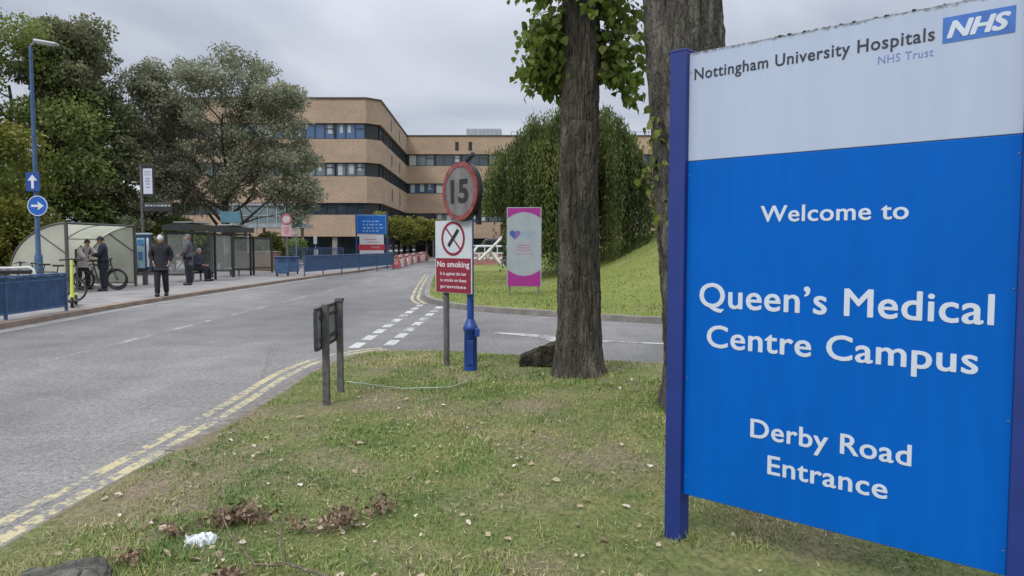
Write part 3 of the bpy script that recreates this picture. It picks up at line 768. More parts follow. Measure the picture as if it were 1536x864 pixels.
# weeping willow on the mound
def build_willow():
    D = 29.5; x = P(850,366,D).x; gz = mound_z(x, D)-.05
    t = thing('weeping_willow', 'weeping willow with trailing green curtains on the grassy mound', 'tree', (x, D, gz))
    mb = MB(); limbs(mb, (0,0,-.2), (.1,0,5.6), .32, 12, 2.6, 71, 1, start=.3); mb.build('trunk', M_BARKD, t)
    C = []; T = []
    rr = random.Random(9)
    lobes = [((-1.45,-.3),5.35,2.0),((.6,-.2),6.0,2.0),((0,.9),5.6,2.2),((1.5,.3),5.5,1.9),((-.4,-.8),5.5,2.0),((1.25,-.3),6.5,1.15),((-.5,.2),6.0,1.2)]
    for tip in range(250):
        (lx, ly), top, rad = rr.choice(lobes)
        a = rr.uniform(0, 2*pi); q = rad*1.08*rr.random()**.5
        tx, ty = lx+cos(a)*q, ly+sin(a)*q
        cap = 6.3-.23*(tx-.1)**2-.2*ty*ty+(.65*math.exp(-(tx-1.5)**2))
        tz = min(top+.5-.5*(q/rad)**2*rad, cap)+rr.gauss(0,.2)
        edge = q/rad; tb = rr.gauss(.38,.20); base_ln = rr.uniform(1.6, 5.2) if edge > .5 else rr.uniform(.6, 1.8)
        sp_ = rr.uniform(.18,.42); oa = a+rr.gauss(0,.4)
        for s in range(rr.randint(9, 17)):
            b = rr.uniform(0, 2*pi); sx = tx+cos(b)*sp_*rr.random(); sy = ty+sin(b)*sp_*rr.random(); z0 = tz-abs(rr.gauss(0,.22))
            zmin = 2.3 if sx < -2.15 else .05+.3*rr.random()
            ln = max(.3, min(base_ln*rr.uniform(.7,1.15), z0-zmin)); k = int(ln*14); ph = rr.uniform(0, 6); t2 = tb+rr.gauss(0,.07)
            drift = rr.uniform(.15,.8)
            for i in range(k):
                u = i/max(1,k); sp = drift*(1-math.exp(-3*u))
                C.append((sx+cos(oa)*sp+.06*sin(ph+u*5), sy+sin(oa)*sp+.06*cos(ph+u*4), z0-ln*u+.12*sin(pi*min(1,u*5)))); T.append(min(1,max(0, t2+rr.gauss(0,.1)+.16*(1-u)**3)))
    C = np.array(C); C += rng.normal(0,.045,C.shape)
    me = leaf_quads(C, rng.uniform(.10,.20,len(C)), np.array(T), 'crown', aspect=3.6, down=3.0)
    link_mesh('crown', me, L_WILL, t)
build_willow()
if 0: make_tree('small shrub at the left foot of the weeping willow', (P(752,366,34).x, 34, .2), [((0,0,1.2),(1.0,.8,1.0))], 16, (.25,.5), 4200, .14, L_YEL, M_BARKD, 1.8, .05, 6, .7, 141, name='shrub', cat='shrub', start=.1)

# the two poplar trunks in the foreground
def bark_trunk(path, radii, nseg=110, rows=330, seed=0, ridge=.02, flare=.0):
    path = [Vector(p) for p in path]
    def at(t):
        u = t*(len(path)-1); i = min(int(u), len(path)-2); f = u-i; f2 = f
        return path[i].lerp(path[i+1], f2), radii[i]+(radii[i+1]-radii[i])*f2
    V = []; F = []
    for r_ in range(rows+1):
        t = (r_/rows)**1.25; p, rad = at(t); z = p.z
        for j in range(nseg):
            th = 2*pi*j/nseg; cx, sy_ = cos(th), sin(th)
            q = Vector((cx*2.6, sy_*2.6, z*.55+seed))
            wv = noise.noise(q*1.1)*.35
            rg = 1-abs(noise.noise(Vector((cx*6.0+wv, sy_*6.0-wv, z*1.5+seed*3))))*2.6
            rg2 = 1-abs(noise.noise(Vector((cx*14, sy_*14, z*4.6+seed))))*2
            lump = noise.noise(Vector((cx*.9, sy_*.9, z*.7+seed*2)))
            lobe = sum(max(0, cos(th-k))**6 for k in (.6, 2.3, 3.9, 5.2))*flare*math.exp(-max(0, z)*4.5)
            fl = flare*.6*math.exp(-max(0, z)*5)
            rr_ = rad+ridge*(-abs(rg)*1.0+.5*rg2)+ridge*.2*noise.noise(Vector((cx*25,sy_*25,z*9)))+lump*rad*.07+lobe+fl
            V.append((p.x+cx*rr_, p.y+sy_*rr_, z))
    for r_ in range(rows):
        for j in range(nseg): F.append((r_*nseg+j, r_*nseg+(j+1) % nseg, (r_+1)*nseg+(j+1) % nseg, (r_+1)*nseg+j))
    me = fast_mesh('trunk', np.array(V), np.array(F)); return me
M_POPBARK = bark_mat('poplar_bark', (.03,.027,.023), (.078,.071,.062), (.165,.152,.132), 1.0)
M_POPBARK2 = bark_mat('poplar_bark_pale', (.035,.033,.03), (.092,.087,.079), (.195,.186,.168), 1.0)
def poplar_leaf_mesh(C, size, tint, name):
    n = len(C)
    sh = [(0,0,0),(-.34,.12,.04),(-.46,.32,.07),(-.22,.68,.03),(0,1.0,-.04),(.22,.68,.03),(.46,.32,.07),(.34,.12,.04)]
    d = rng.normal(0,.55,size=(n,3)); d[:,2] -= 1.0; d /= np.linalg.norm(d, axis=1)[:,None]
    b = np.cross(d, rng.normal(size=(n,3))); b /= np.linalg.norm(b, axis=1)[:,None]; c = np.cross(d, b)
    V = np.empty((n,8,3))
    for i, (u, v, w_) in enumerate(sh): V[:,i] = C+(b*u+d*v+c*w_)*size[:,None]
    base = np.arange(n)[:,None]*8
    F = np.concatenate([base+np.array([0,1,2,3]), base+np.array([0,3,4,5])[None,:], base+np.array([0,5,6,7])], 0)
    me = fast_mesh(name, V.reshape(-1,3), F); tint_attr(me, np.repeat(tint, 8)); return me
def shoots(t, items, seed, n_leaf_per=26, lsize=(.065,.125)):
    """thin drooping leafy shoots: (start, direction, length)"""
    rr = random.Random(seed); mb = MB(); C = []; T = []
    for st, d, ln in items:
        p = Vector(st); d = Vector(d).normalized(); pts_ = [p.copy()]; k = 8; tb = rr.gauss(.45,.12)
        for i in range(k):
            d = (d+Vector((rr.gauss(0,.12), rr.gauss(0,.12), -.16))).normalized(); p = p+d*ln/k; pts_.append(p.copy())
            for _ in range(max(1, int(n_leaf_per/k))):
                C.append(tuple(p+Vector((rr.gauss(0,.055), rr.gauss(0,.055), rr.gauss(0,.05))))); T.append(tb+rr.gauss(0,.12))
        mb.tube(pts_, [.007*(1-.8*i/k)+.0015 for i in range(k+1)], 5, cap=False)
    mb.build('twig', M_BARKD, t)
    C = np.array(C); n = len(C)
    link_mesh('foliage', poplar_leaf_mesh(C, rng.uniform(lsize[0], lsize[1], n), np.clip(np.array(T), 0, 1), 'foliage'), L_POP, t)
def build_poplars():
    D = 8.75
    b = G(868,566,.08); bx = P(868,500,D).x
    t = thing('poplar_tree', 'rough barked tree trunk with leafy shoots near its top, standing before the side road', 'tree', (bx, D, .07), group='poplars on the verge')
    tp = P(868,366,D)
    path = [(0,0,-.1),(.01,0,.5),(.0,.02,1.3),(-.01,.03,2.2),(-.0,.03,3.2),(.02,.05,4.6),(.1,.1,6.5),(.2,.1,10)]
    me = bark_trunk(path, [.268,.252,.241,.23,.222,.214,.185,.10], 160, 520, 1, .025, .075)
    link_mesh('trunk', me, M_POPBARK, t, smooth=True)
    rr = random.Random(4); items = []
    for i in range(150):
        a = rr.uniform(0, 2*pi); z = rr.uniform(3.45, 5.4)
        if sin(a) < -.35 and z < 4.3: continue
        items.append(((cos(a)*.2, sin(a)*.2+.03, z), (cos(a), sin(a)*.9, rr.uniform(-.1,.6)), rr.uniform(.25,.75)*min(1.1, .5+(z-3.2)*.5)))
    for i in range(20):
        a = pi+rr.uniform(-.6,.6); z = rr.uniform(3.5,4.4); items.append(((cos(a)*.2, sin(a)*.2, z), (cos(a), sin(a)*.6, .0), rr.uniform(.3,.58)))
    for i in range(18):
        a = rr.uniform(-.5,.5); z = rr.uniform(3.5,4.4); items.append(((cos(a)*.2, sin(a)*.2, z), (cos(a), sin(a)*.6, .05), rr.uniform(.35,.75)))
    shoots(t, items, 5)
    # upper crown, above the picture
    mb = MB(); limbs(mb, (0.05,.05,5.0), (.2,.1,11), .13, 12, 2.4, 17, 1, start=.1); mb.build('limb', M_BARKD, t)
    C, k = crown_pts(sub_blobs([((.1,.1,9.5),(1.9,1.9,3.0))], 44, .4, .8, 3), 6500, .3)
    link_mesh('crown', leaf_quads(C, rng.uniform(.1,.2,6500), rng.uniform(.1,.8,6500), 'crown', aspect=1.2), L_POP, t)
    # second, thicker trunk behind the sign
    D2 = 6.9; x0 = P(1066,560,D2).x
    t2 = thing('poplar_tree', 'thicker pale barked tree trunk rising behind the left edge of the blue sign', 'tree', (x0, D2, .08), group='poplars on the verge')
    def lx(px_, y): return P(px_, y, D2).x-x0
    pa = [(0,0,-.1),(lx(1062,560),0,.4),(lx(1052,430),0,1.2),(lx(1042,300),0,2.0),(lx(1031,150),0,2.95),(lx(1026,60),0,3.5),(lx(1022,0),0,3.9),(lx(1012,-120),.05,4.7),(-.5,.1,7.5),(-.6,.1,11)]
    me = bark_trunk(pa, [.40,.385,.375,.362,.35,.34,.335,.33,.27,.15], 180, 480, 5, .029, .08)
    link_mesh('trunk', me, M_POPBARK2, t2, smooth=True)
    items = []
    for i in range(9):
        z = rr.uniform(2.3,3.0); a = pi+rr.uniform(-.2,.8); items.append(((lx(1045,150)+cos(a)*.36, sin(a)*.36, z), (cos(a)*.25, sin(a)*.4, -.5), rr.uniform(.15,.35)))
    for i in range(5):
        z = rr.uniform(1.7,2.2); a = pi+rr.uniform(.2,.9); items.append(((lx(1056,280)+cos(a)*.37, sin(a)*.37, z), (cos(a)*.2, sin(a)*.3, -.6), rr.uniform(.1,.25)))
    shoots(t2, items, 6, 10, (.05,.09))
    mb = MB(); limbs(mb, (-.5,.1,6.5), (-.6,.1,12), .16, 12, 2.6, 18, 1, start=.1); mb.build('limb', M_BARKD, t2)
    C, k = crown_pts(sub_blobs([((-.5,.1,10.5),(2.1,2.1,3.0))], 44, .4, .8, 5), 6500, .3)
    link_mesh('crown', leaf_quads(C, rng.uniform(.1,.2,6500), rng.uniform(.1,.8,6500), 'crown', aspect=1.2), L_POP, t2)
build_poplars()
# ---------------------------------------------------------------- lettering
_deps = bpy.context.evaluated_depsgraph_get
def text_raw(s, off=0.0, ext=.004, shear=0.0, spacing=1.0):
    cu = bpy.data.curves.new('lettering', 'FONT'); cu.body = s; cu.size = 1; cu.offset = off; cu.extrude = ext; cu.shear = shear
    cu.space_character = spacing; cu.resolution_u = 4
    o = bpy.data.objects.new('lettering', cu); COL.objects.link(o)
    bpy.context.view_layer.update()
    me = bpy.data.meshes.new_from_object(o.evaluated_get(_deps())); bpy.data.objects.remove(o); bpy.data.curves.remove(cu)
    return me
_capH = {}
def cap_height(off):
    if off not in _capH:
        me = text_raw('H', off); ys = [v.co.y for v in me.vertices]; _capH[off] = (min(ys), max(ys)); bpy.data.meshes.remove(me)
    return _capH[off]
def lettering(parent, s, x0, x1, zb, cap, y, m, off=.0, shear=0.0, name='lettering', spacing=1.0, label=None, bold=0.0):
    """text in the x,z plane of the parent facing -y, fitted between x0 and x1 with capital height cap"""
    me = text_raw(s, off, .004, shear, spacing)
    if bold:
        V0 = [v.co.copy() for v in me.vertices]; F0 = [tuple(p.vertices) for p in me.polygons]; VV = []; FF = []
        for k, (bx_, by_) in enumerate(((0,0),(bold,0),(-bold,0),(0,bold*.7),(0,-bold*.7),(bold*.7,bold*.5),(-bold*.7,-bold*.5),(bold*.7,-bold*.5),(-bold*.7,bold*.5))):
            b0 = len(VV); VV += [(v.x+bx_, v.y+by_, v.z+k*.0012) for v in V0]; FF += [tuple(b0+i for i in f) for f in F0]
        me = bpy.data.meshes.new('lettering'); me.from_pydata(VV, [], FF)
    xs = [v.co.x for v in me.vertices]
    lo, hi = cap_height(off); lo, hi = lo-bold*.7, hi+bold*.7; sx = (x1-x0)/(max(xs)-min(xs)); sz = cap/(hi-lo); mn = min(xs)
    for v in me.vertices: v.co = Vector((x0+(v.co.x-mn)*sx, y-v.co.z*.15, zb+(v.co.y-lo)*sz))
    me.update()
    o = link_mesh(name, me, m, parent)
    if label: o['label'] = label
    return o

# ---------------------------------------------------------------- the big entrance sign
def build_big_sign():
    Lp = Vector((.914, 3.87)); Rp = Vector((1.96, 2.91)); uh = (Rp-Lp).normalized(); nh = Vector((-uh.y, uh.x))
    if nh.y < 0: nh = -nh
    def uv(px, py):
        d = ray(px, py); o2 = Vector((0, 0)); d2 = Vector((d.x, d.y)); k = (Lp-o2).dot(nh)/d2.dot(nh)
        q = d2*k; return (q-Lp).dot(uh), CAM_H+d.z*k
    z_off = .0
    rz = math.atan2(uh.y, uh.x)
    t = thing('entrance_sign', 'large blue and white hospital welcome sign on two dark blue posts standing on the grass', 'sign', (Lp.x, Lp.y, z_off), rz)
    UV = lambda px, py: (uv(px, py)[0], uv(px, py)[1]-z_off)
    u_r = UV(1509, 850)[0]; top = UV(1030, 81)[1]; mid = UV(1030, 243)[1]; bot = UV(1030, 742)[1]
    top2 = UV(1400, 8)[1]; mid2 = UV(1530, 208.5)[1]
    sign_blue, nt, b = newmat('sign_blue')
    n = noise_node(nt, .9, 4, .5, stretch=(1,1,.6)); n2 = noise_node(nt, 14, 4, .6, stretch=(1,1,.12))
    c = ramp(nt, n.outputs['Fac'], [(.3, (.0,.096,.42)), (.7, (.0,.112,.49))]).outputs[0]
    c = mixc(nt, 1, c, ramp(nt, n2.outputs['Fac'], [(.35, (.93,.94,.95)), (.65, (1.03,1.03,1.03))]).outputs[0], 'MULTIPLY')
    nt.links.new(c, b.inputs['Base Color']); b.inputs['Roughness'].default_value = .5; b.inputs['Specular IOR Level'].default_value = .12
    sign_white, nt, b = newmat('sign_white')
    n = noise_node(nt, 1.4, 5, .6, stretch=(1,1,.4)); n2 = noise_node(nt, 10, 5, .6, stretch=(1,1,.08)); n3 = noise_node(nt, 40, 3, .6)
    c = ramp(nt, n.outputs['Fac'], [(.3, (.38,.445,.565)), (.7, (.425,.50,.63))]).outputs[0]
    c = mixc(nt, 1, c, ramp(nt, n2.outputs['Fac'], [(.3, (.95,.955,.96)), (.6, (1.01,1.01,1.01))]).outputs[0], 'MULTIPLY')
    # grime caught along the upper edge
    tcn = nt.nodes.new('ShaderNodeTexCoord'); sp_ = nt.nodes.new('ShaderNodeSeparateXYZ'); nt.links.new(tcn.outputs['Object'], sp_.inputs[0])
    md = nt.nodes.new('ShaderNodeMath'); md.operation = 'MULTIPLY_ADD'; md.inputs[1].default_value = .05
    nt.links.new(n3.outputs['Fac'], md.inputs[0]); nt.links.new(sp_.outputs['Z'], md.inputs[2])
    mr = nt.nodes.new('ShaderNodeMapRange'); mr.inputs['From Min'].default_value = top+.008; mr.inputs['From Max'].default_value = top+.026; nt.links.new(md.outputs[0], mr.inputs['Value'])
    c = mixc(nt, mr.outputs[0], c, (.10,.105,.10,1))
    nt.links.new(c, b.inputs['Base Color']); b.inputs['Roughness'].default_value = .4
    mb = MB(); mb.box((u_r/2, .02, (bot+mid)/2), (u_r, .04, mid-bot), bev=.003); mb.build('main_panel', sign_blue, t)
    mb = MB(); mb.box((u_r/2, .0205, (top+mid)/2+.0015), (u_r, .041, top-mid-.003), bev=.003); mb.build('header_panel', sign_white, t)
    # mossy scraps on the top edge
    mb = MB(); rr = random.Random(3)
    for i in range(46):
        x = rr.uniform(.2, u_r-.05) if i % 2 else rr.gauss(.62, .22); x = max(.05, min(u_r-.02, x)); s_ = rr.uniform(.002,.006)
        mb.lathe([(s_*2.2,-.001),(s_*1.6,s_*.7),(s_*.4,s_)], 6, c=(x, rr.uniform(.002,.03), top))
    mb.build('moss', paint('moss', (.045,.045,.03), .9), t)
    post_m = paint('sign_post_blue', (.012,.032,.19), .5, dirt=.2, scale=3, bmp=.03)
    for xx in (-.0475, u_r+.052):
        mb = MB(); hz = top+.012+z_off*.0
        mb.box((xx, .015, hz/2-.1), (.095, .098, hz+.2), bev=.006)
        mb.box((xx, .015, hz+.004), (.099, .102, .012), bev=.003)
        mb.build('post', post_m, t)
    mb = MB(); mb.box((u_r/2, .05, bot+.15), (u_r, .02, .04)); mb.box((u_r/2, .05, top-.15), (u_r, .02, .04)); mb.build('rear_rail', post_m, t)
    for xx in (.012, u_r-.012):
        mb = MB()
        for zz in np.linspace(bot+.1, top-.1, 5): mb.lathe([(.004,0),(.0038,.0012),(.001,.0018)], 8, M=Matrix.Translation((xx, -.0002, zz)) @ Matrix.Rotation(pi/2, 4, 'X'))
        mb.build('rivet', M_GALV, t)
    white = paint('vinyl_white', (.56,.62,.70), .4, dirt=.04); navy = paint('vinyl_black', (.03,.035,.05), .45, dirt=.1); pale = paint('vinyl_faded_blue', (.16,.22,.46), .45, dirt=.25, scale=30)
    F = -.0006
    def line(s, pl, pr, pt, m, off, **k):
        a = UV(*pl); b_ = UV(*pr); c_ = UV(*pt); zb = (a[1]+b_[1])/2
        lettering(t, s, a[0], b_[0], zb, c_[1]-a[1], F, m, off, **k)
    line('Nottingham University Hospitals', (1042,118.5), (1402,62), (1042,102), navy, 0, spacing=1.08, bold=.012)
    line('NHS Trust', (1317,96.5), (1400,84), (1317,84.5), pale, .0, spacing=1.08)
    line('Welcome to', (1141,331.5), (1363,330.5), (1141,307.5), white, 0, spacing=1.05, bold=.018)
    line('Queen\u2019s Medical', (1049,459.6), (1491,488.8), (1049,423.5), white, 0, spacing=1.05, bold=.018)
    line('Centre Campus', (1060,518.5), (1467,564), (1060,485.5), white, 0, spacing=1.05, bold=.018)
    line('Derby Road', (1125.5,653.4), (1367,702), (1125.5,625.5), white, 0, spacing=1.05, bold=.018)
    line('Entrance', (1151,709), (1331,751.5), (1151,680.8), white, 0, spacing=1.05, bold=.018)
    # logo block
    a = UV(1413.5,65); b_ = UV(1523,49); c_ = UV(1413.5,26.5); d_ = UV(1523,8.5)
    z0 = (a[1]+b_[1])/2; z1 = (c_[1]+d_[1])/2
    mb = MB(); mb.box(((a[0]+b_[0])/2, -.0008, (z0+z1)/2), (b_[0]-a[0], .0015, z1-z0)); lg = mb.build('logo_block', paint('logo_blue', (.05,.16,.50), .45, dirt=.25, scale=12), t)
    W_ = b_[0]-a[0]
    lettering(lg, 'NHS', a[0]+W_*.06, b_[0]-W_*.06, z0+(z1-z0)*.16, (z1-z0)*.66, F-.001, white, 0, shear=.28, bold=.05)
build_big_sign()

# ---------------------------------------------------------------- speed sign on blue post
def build_speed():
    b = G(706,549,.1); t = thing('speed_limit_sign', 'round fifteen speed limit sign with faded red rim on a blue post with thick foot', 'sign', (b.x, b.y, .08), 0)
    D = b.y; Z = lambda py: P(700,py,D).z-.08
    mb = MB(); mb.lathe([(.078,-.1),(.080,.0),(.078,.46),(.092,.47),(.092,.50),(.075,.53),(.048,.60)], 20); mb.build('post_foot', M_BLUE, t)
    mb = MB(); mb.box((.082,-.045,.44), (.06,.07,.10), bev=.008); mb.box((.0,-.09,.2), (.075,.012,.30), bev=.003); mb.build('access_door', M_BLUE, t)
    mb = MB(); mb.lathe([(.042,.58),(.042,Z(262)),(.0415,Z(262)+.001)], 16); mb.build('post', M_BLUE, t)
    # sign board group, turned to the oncoming traffic
    rz = R(-50); c = P(689.5,287,D-.11); M = Matrix.Translation((c.x-b.x, c.y-b.y, c.z-.08)) @ Matrix.Rotation(rz, 4, 'Z')
    rad = .35
    grey, nt, bb = newmat('weathered_sign_face')
    n = noise_node(nt, 5, 7, .7, stretch=(1,1,.5)); r = ramp(nt, n.outputs['Fac'], [(.3, (.085,.08,.075)), (.55, (.155,.15,.145)), (.8, (.23,.225,.22))]); nt.links.new(r.outputs[0], bb.inputs['Base Color']); bb.inputs['Roughness'].default_value = .6
    red, nt, bb = newmat('faded_red')
    n = noise_node(nt, 11, 7, .75); r = ramp(nt, n.outputs['Fac'], [(.32, (.09,.025,.025)), (.5, (.22,.045,.045)), (.72, (.27,.13,.125))]); nt.links.new(r.outputs[0], bb.inputs['Base Color']); bb.inputs['Roughness'].default_value = .6
    mb = MB(); mb.prism(disc(rad*.84, 48), -.004, .012, M=M); f = mb.build('sign_face', grey, t)
    mb = MB(); mb.ring(rad, rad*.83, -.010, .014, 56, M=M); mb.build('rim', red, t)
    mb = MB(); mb.ring(rad*1.02, rad*.9, .0145, .075, 48, M=M); mb.prism(disc(rad*.9,40), .03, .06, M=M)
    mb.box((.05,.10,.0), (.10,.06,.62), M=M, bev=.01); mb.box((.24,.10,-.15), (.05,.05,.5), M=M); mb.build('lamp_housing', M_DARK, t)
    mb = MB(); mb.box((.25,.09,.33), (.16,.05,.05), M=M @ Matrix.Rotation(R(-25),4,'Y'), bev=.01); mb.build('lamp_arm', M_DARK, t)
    e = bpy.data.objects.new('numerals_mount', None)
    me = text_raw('15', .035, .004); xs = [v.co.x for v in me.vertices]; lo, hi = cap_height(.035)
    w_ = .36; h = .285; mn, mxx = min(xs), max(xs)
    for v in me.vertices: v.co = M @ Vector((-w_/2+(v.co.x-mn)/(mxx-mn)*w_, -.006-v.co.z*.15, -h/2+(v.co.y-lo)/(hi-lo)*h))
    link_mesh('numerals', me, paint('numeral_black', (.012,.012,.013), .5), t)
    bpy.data.objects.remove(e)
build_speed()

def build_nosmoke():
    b = G(670,544,.1); t = thing('no_smoking_sign', 'white and dark red no smoking notice on a thin grey post', 'sign', (b.x, b.y, .08), 0)
    D = b.y; mb = MB(); mb.lathe([(.038,-.1),(.038,P(670,345,D).z-.08),(.03,P(670,345,D).z-.075)], 14); mb.build('post', M_POSTGREY, t)
    rz = R(-43); w_ = .66; c = P(679.5,385.5,D-.19); ht = P(680,332.5,D).z-P(680,439,D).z
    M = Matrix.Translation((c.x-b.x, c.y-b.y, c.z-.08)) @ Matrix.Rotation(rz, 4, 'Z')
    mb = MB(); mb.box((0,.008,0), (w_,.012,ht), M=M, bev=.003); mb.build('board', paint('notice_white', (.50,.55,.58), .45, dirt=.12), t)
    dred = paint('notice_red', (.22,.012,.03), .45, dirt=.15)
    mb = MB(); mb.box((.0,.0005,-ht/2+ht*.245), (w_-.03,.0032,ht*.475), M=M); mb.build('red_field', dred, t)
    zc = ht*.255
    mb = MB(); mb.ring(.212, .178, -.0015, .0015, 48, M=M @ Matrix.Translation((0,0,zc))); 
    mb.box((0,-.0002,0), (.36,.002,.022), M=M @ Matrix.Translation((0,0,zc)) @ Matrix.Rotation(R(45),4,'Y')); mb.build('prohibition_ring', dred, t)
    mb = MB(); mb.box((.01,-.0025,0), (.27,.002,.046), M=M @ Matrix.Translation((0,0,zc)) @ Matrix.Rotation(R(-48),4,'Y')); mb.build('cigarette_symbol', paint('notice_black', (.012,.012,.015), .5), t)
    wt = paint('notice_letter', (.62,.60,.62), .5, dirt=.05)
    def tx(s, x0, x1, z, cap, off):
        me = text_raw(s, off, .004, 0, 1.05); xs = [v.co.x for v in me.vertices]; lo, hi = cap_height(off); mn, mxx = min(xs), max(xs)
        for v in me.vertices: v.co = M @ Vector((x0+(v.co.x-mn)/(mxx-mn)*(x1-x0), -.0018-v.co.z*.1, z+(v.co.y-lo)/(hi-lo)*cap))
        link_mesh('lettering', me, wt, t)
    tx('No smoking', -.29, .29, -.125, .072, .02)
    tx('It is against the law', -.235, .235, -.225, .040, .012)
    tx('to smoke on these', -.235, .235, -.305, .040, .012)
    tx('premises', -.23, .23, -.385, .040, .012)
build_nosmoke()

# ---------------------------------------------------------------- low double-posted nameplate
def build_nameplate():
    a = G(490,606,.05); b = G(511,587,.05); d = Vector((b.x-a.x, b.y-a.y)); ang = math.atan2(d.y, d.x); ln = d.length
    t = thing('street_nameplate', 'low weathered nameplate seen nearly edge on, on two square grey posts', 'sign', (a.x, a.y, .05), ang)
    zt = P(490,456,a.y).z-.05; zt2 = P(511,447,b.y).z-.05; zb = P(490,521,a.y).z-.05
    for x, top in ((0, zt), (ln, zt2)):
        mb = MB(); mb.box((x, 0, top/2-.1), (.062,.062,top+.2), bev=.006)
        if x > 0: mb.box((x, 0, top-.02), (.085,.085,.045), bev=.01)
        mb.build('post', M_POSTGREY, t)
    fr = paint('plate_frame', (.035,.035,.035), .55, dirt=.4, scale=12)
    for y in (.045,):
        x0, x1 = -.20, ln+.06
        mb = MB(); mb.box(((x0+x1)/2, y, (zt-.05+zb)/2), (x1-x0-.04, .012, zt-.05-zb), bev=.002); mb.build('plate', paint('plate_grey', (.26,.27,.27), .6, dirt=.45, scale=6), t)
        mb = MB(); mb.box(((x0+x1)/2, y, zt-.04), (x1-x0,.032,.028), bev=.004); mb.box(((x0+x1)/2, y, zb), (x1-x0,.032,.028), bev=.004)
        for x in (x0, x1): mb.box((x, y, (zt-.04+zb)/2), (.03,.033,zt-.04-zb-.03), bev=.004)
        mb.box((ln/2, y-.022, zt-.12), (ln+.2,.012,.03)); mb.box((ln/2, y-.022, zb+.08), (ln+.2,.012,.03))
        mb.build('frame', fr, t)
build_nameplate()

# ---------------------------------------------------------------- purple banner board
def build_banner():
    D = 20.5; cx = P(786,366,D).x; gz = mound_z(cx, D)-.02
    t = thing('banner_board', 'tall white and magenta information board on two short legs on the bright mound', 'sign', (cx, D, gz), R(-6))
    w_ = 52/FPX*D; z1 = P(786,311,D).z-gz; z0 = P(786,430,D).z-gz; h = z1-z0
    mb = MB(); mb.box((0,.02,(z0+z1)/2), (w_,.04,h), bev=.006); mb.build('board', paint('board_grey', (.30,.335,.36), .45, dirt=.12), t)
    mag = paint('magenta', (.30,.02,.21), .45, dirt=.12)
    def arc_field(zlo, zhi, up):
        n = 20; pts_ = []
        hw = w_/2-.025
        for i in range(n+1):
            x = -hw+2*hw*i/n; c_ = .17*(1-(x/hw)**2)
            pts_.append((x, (zhi-c_) if not up else (zlo+c_)))
        if up: poly = pts_+[(hw, zhi), (-hw, zhi)]
        else: poly = pts_+[(hw, zlo), (-hw, zlo)]
        return poly
    mb = MB(); mb.prism(arc_field(z1-.30, z1-.015, True), -.003, .0, M=None); mb.build('magenta_field', mag, t)
    mb = MB(); mb.prism(arc_field(z0+.015, z0+.47, False), -.003, .0); mb.build('magenta_field', mag, t)
    # emblem: a heart of two colours
    hp = []
    for i in range(30):
        a = 2*pi*i/30; hp.append((16*sin(a)**3, 13*cos(a)-5*cos(2*a)-2*cos(3*a)-cos(4*a)))
    sc = .0095; ez = z0+h*.66; ex = -w_*.26
    L1 = [(ex+x*sc, ez+y*sc) for x, y in hp if x <= .1]; R1 = [(ex+x*sc, ez+y*sc) for x, y in hp if x >= -.1]
    mb = MB(); mb.prism(L1, -.003, -.001); e = mb.build('emblem', paint('emblem_blue', (.03,.10,.30), .5), t)
    mb = MB(); mb.prism(R1, -.003, -.0012); mb.build('emblem_half', paint('emblem_purple', (.22,.10,.32), .5), e)
    def bars(rows, m):
        mb = MB(); rr = random.Random(2)
        for z, x0, x1, hh in rows:
            x = x0
            while x < x1-.02:
                ww = min(rr.uniform(.03,.08), x1-x); mb.box((x+ww/2, -.0008, z), (ww, .0012, hh)); x += ww+.018
        return mb.build('small_print', m, t)
    bars([(ez+.06,-.10,.33,.045),(ez-.01,-.10,.30,.045),(ez-.08,-.10,.24,.04)], paint('pale_blue_print', (.22,.33,.46), .5))
    bars([(ez-.30,-.16,.16,.03),(ez-.37,-.20,.2,.03),(ez-.44,-.20,.2,.03),(ez-.54,-.26,.26,.022)], paint('pink_print', (.38,.14,.22), .5))
    bars([(z0+.22,-.38,.38,.02)], paint('pink_line', (.45,.2,.38), .5))
    for x in (-w_*.42, w_*.42):
        mb = MB(); mb.tube([(x,.05,-.3),(x,.05,z0+.3)], .025, 8); mb.build('leg', M_GALV, t)
build_banner()

# ---------------------------------------------------------------- lamp posts
def street_lamp(px, D, ytop, label, signs=False, arm=1):
    x = P(px,366,D).x; t = thing('street_lamp', label, 'street lamp', (x, D, .1), 0, 'blue street lamps')
    h = P(px,ytop,D).z-.1
    mb = MB(); mb.lathe([(.10,-.1),(.10,1.15),(.065,1.25),(.055,h*.6),(.042,h-.05)], 14); mb.build('post', M_RAILBLUE, t)
    mb = MB(); mb.tube([(0,0,h-.08),(.02,0,h),(.12,0,h+.05),(.3*arm,0,h+.06)], .03, 8)
    mb.build('arm', M_GALV, t)
    mb = MB(); mb.box((.0,0,0), (.62,.20,.085), M=Matrix.Translation((.42*arm,0,h+.05)) @ Matrix.Rotation(R(10),4,'Y'), bev=.035); ln = mb.build('lantern', paint('lantern_grey', (.33,.35,.37), .4), t)
    mb = MB(); mb.box((0,0,-.045), (.42,.15,.03), M=Matrix.Translation((.42*arm,0,h+.05)) @ Matrix.Rotation(R(10),4,'Y'), bev=.01); mb.build('lens', glass_mat('lens', (.4,.42,.44), .2), ln)
    return t, h
lt, lh = street_lamp(57, 20, 67, 'tall blue street lamp carrying two blue arrow signs beside the near railing')
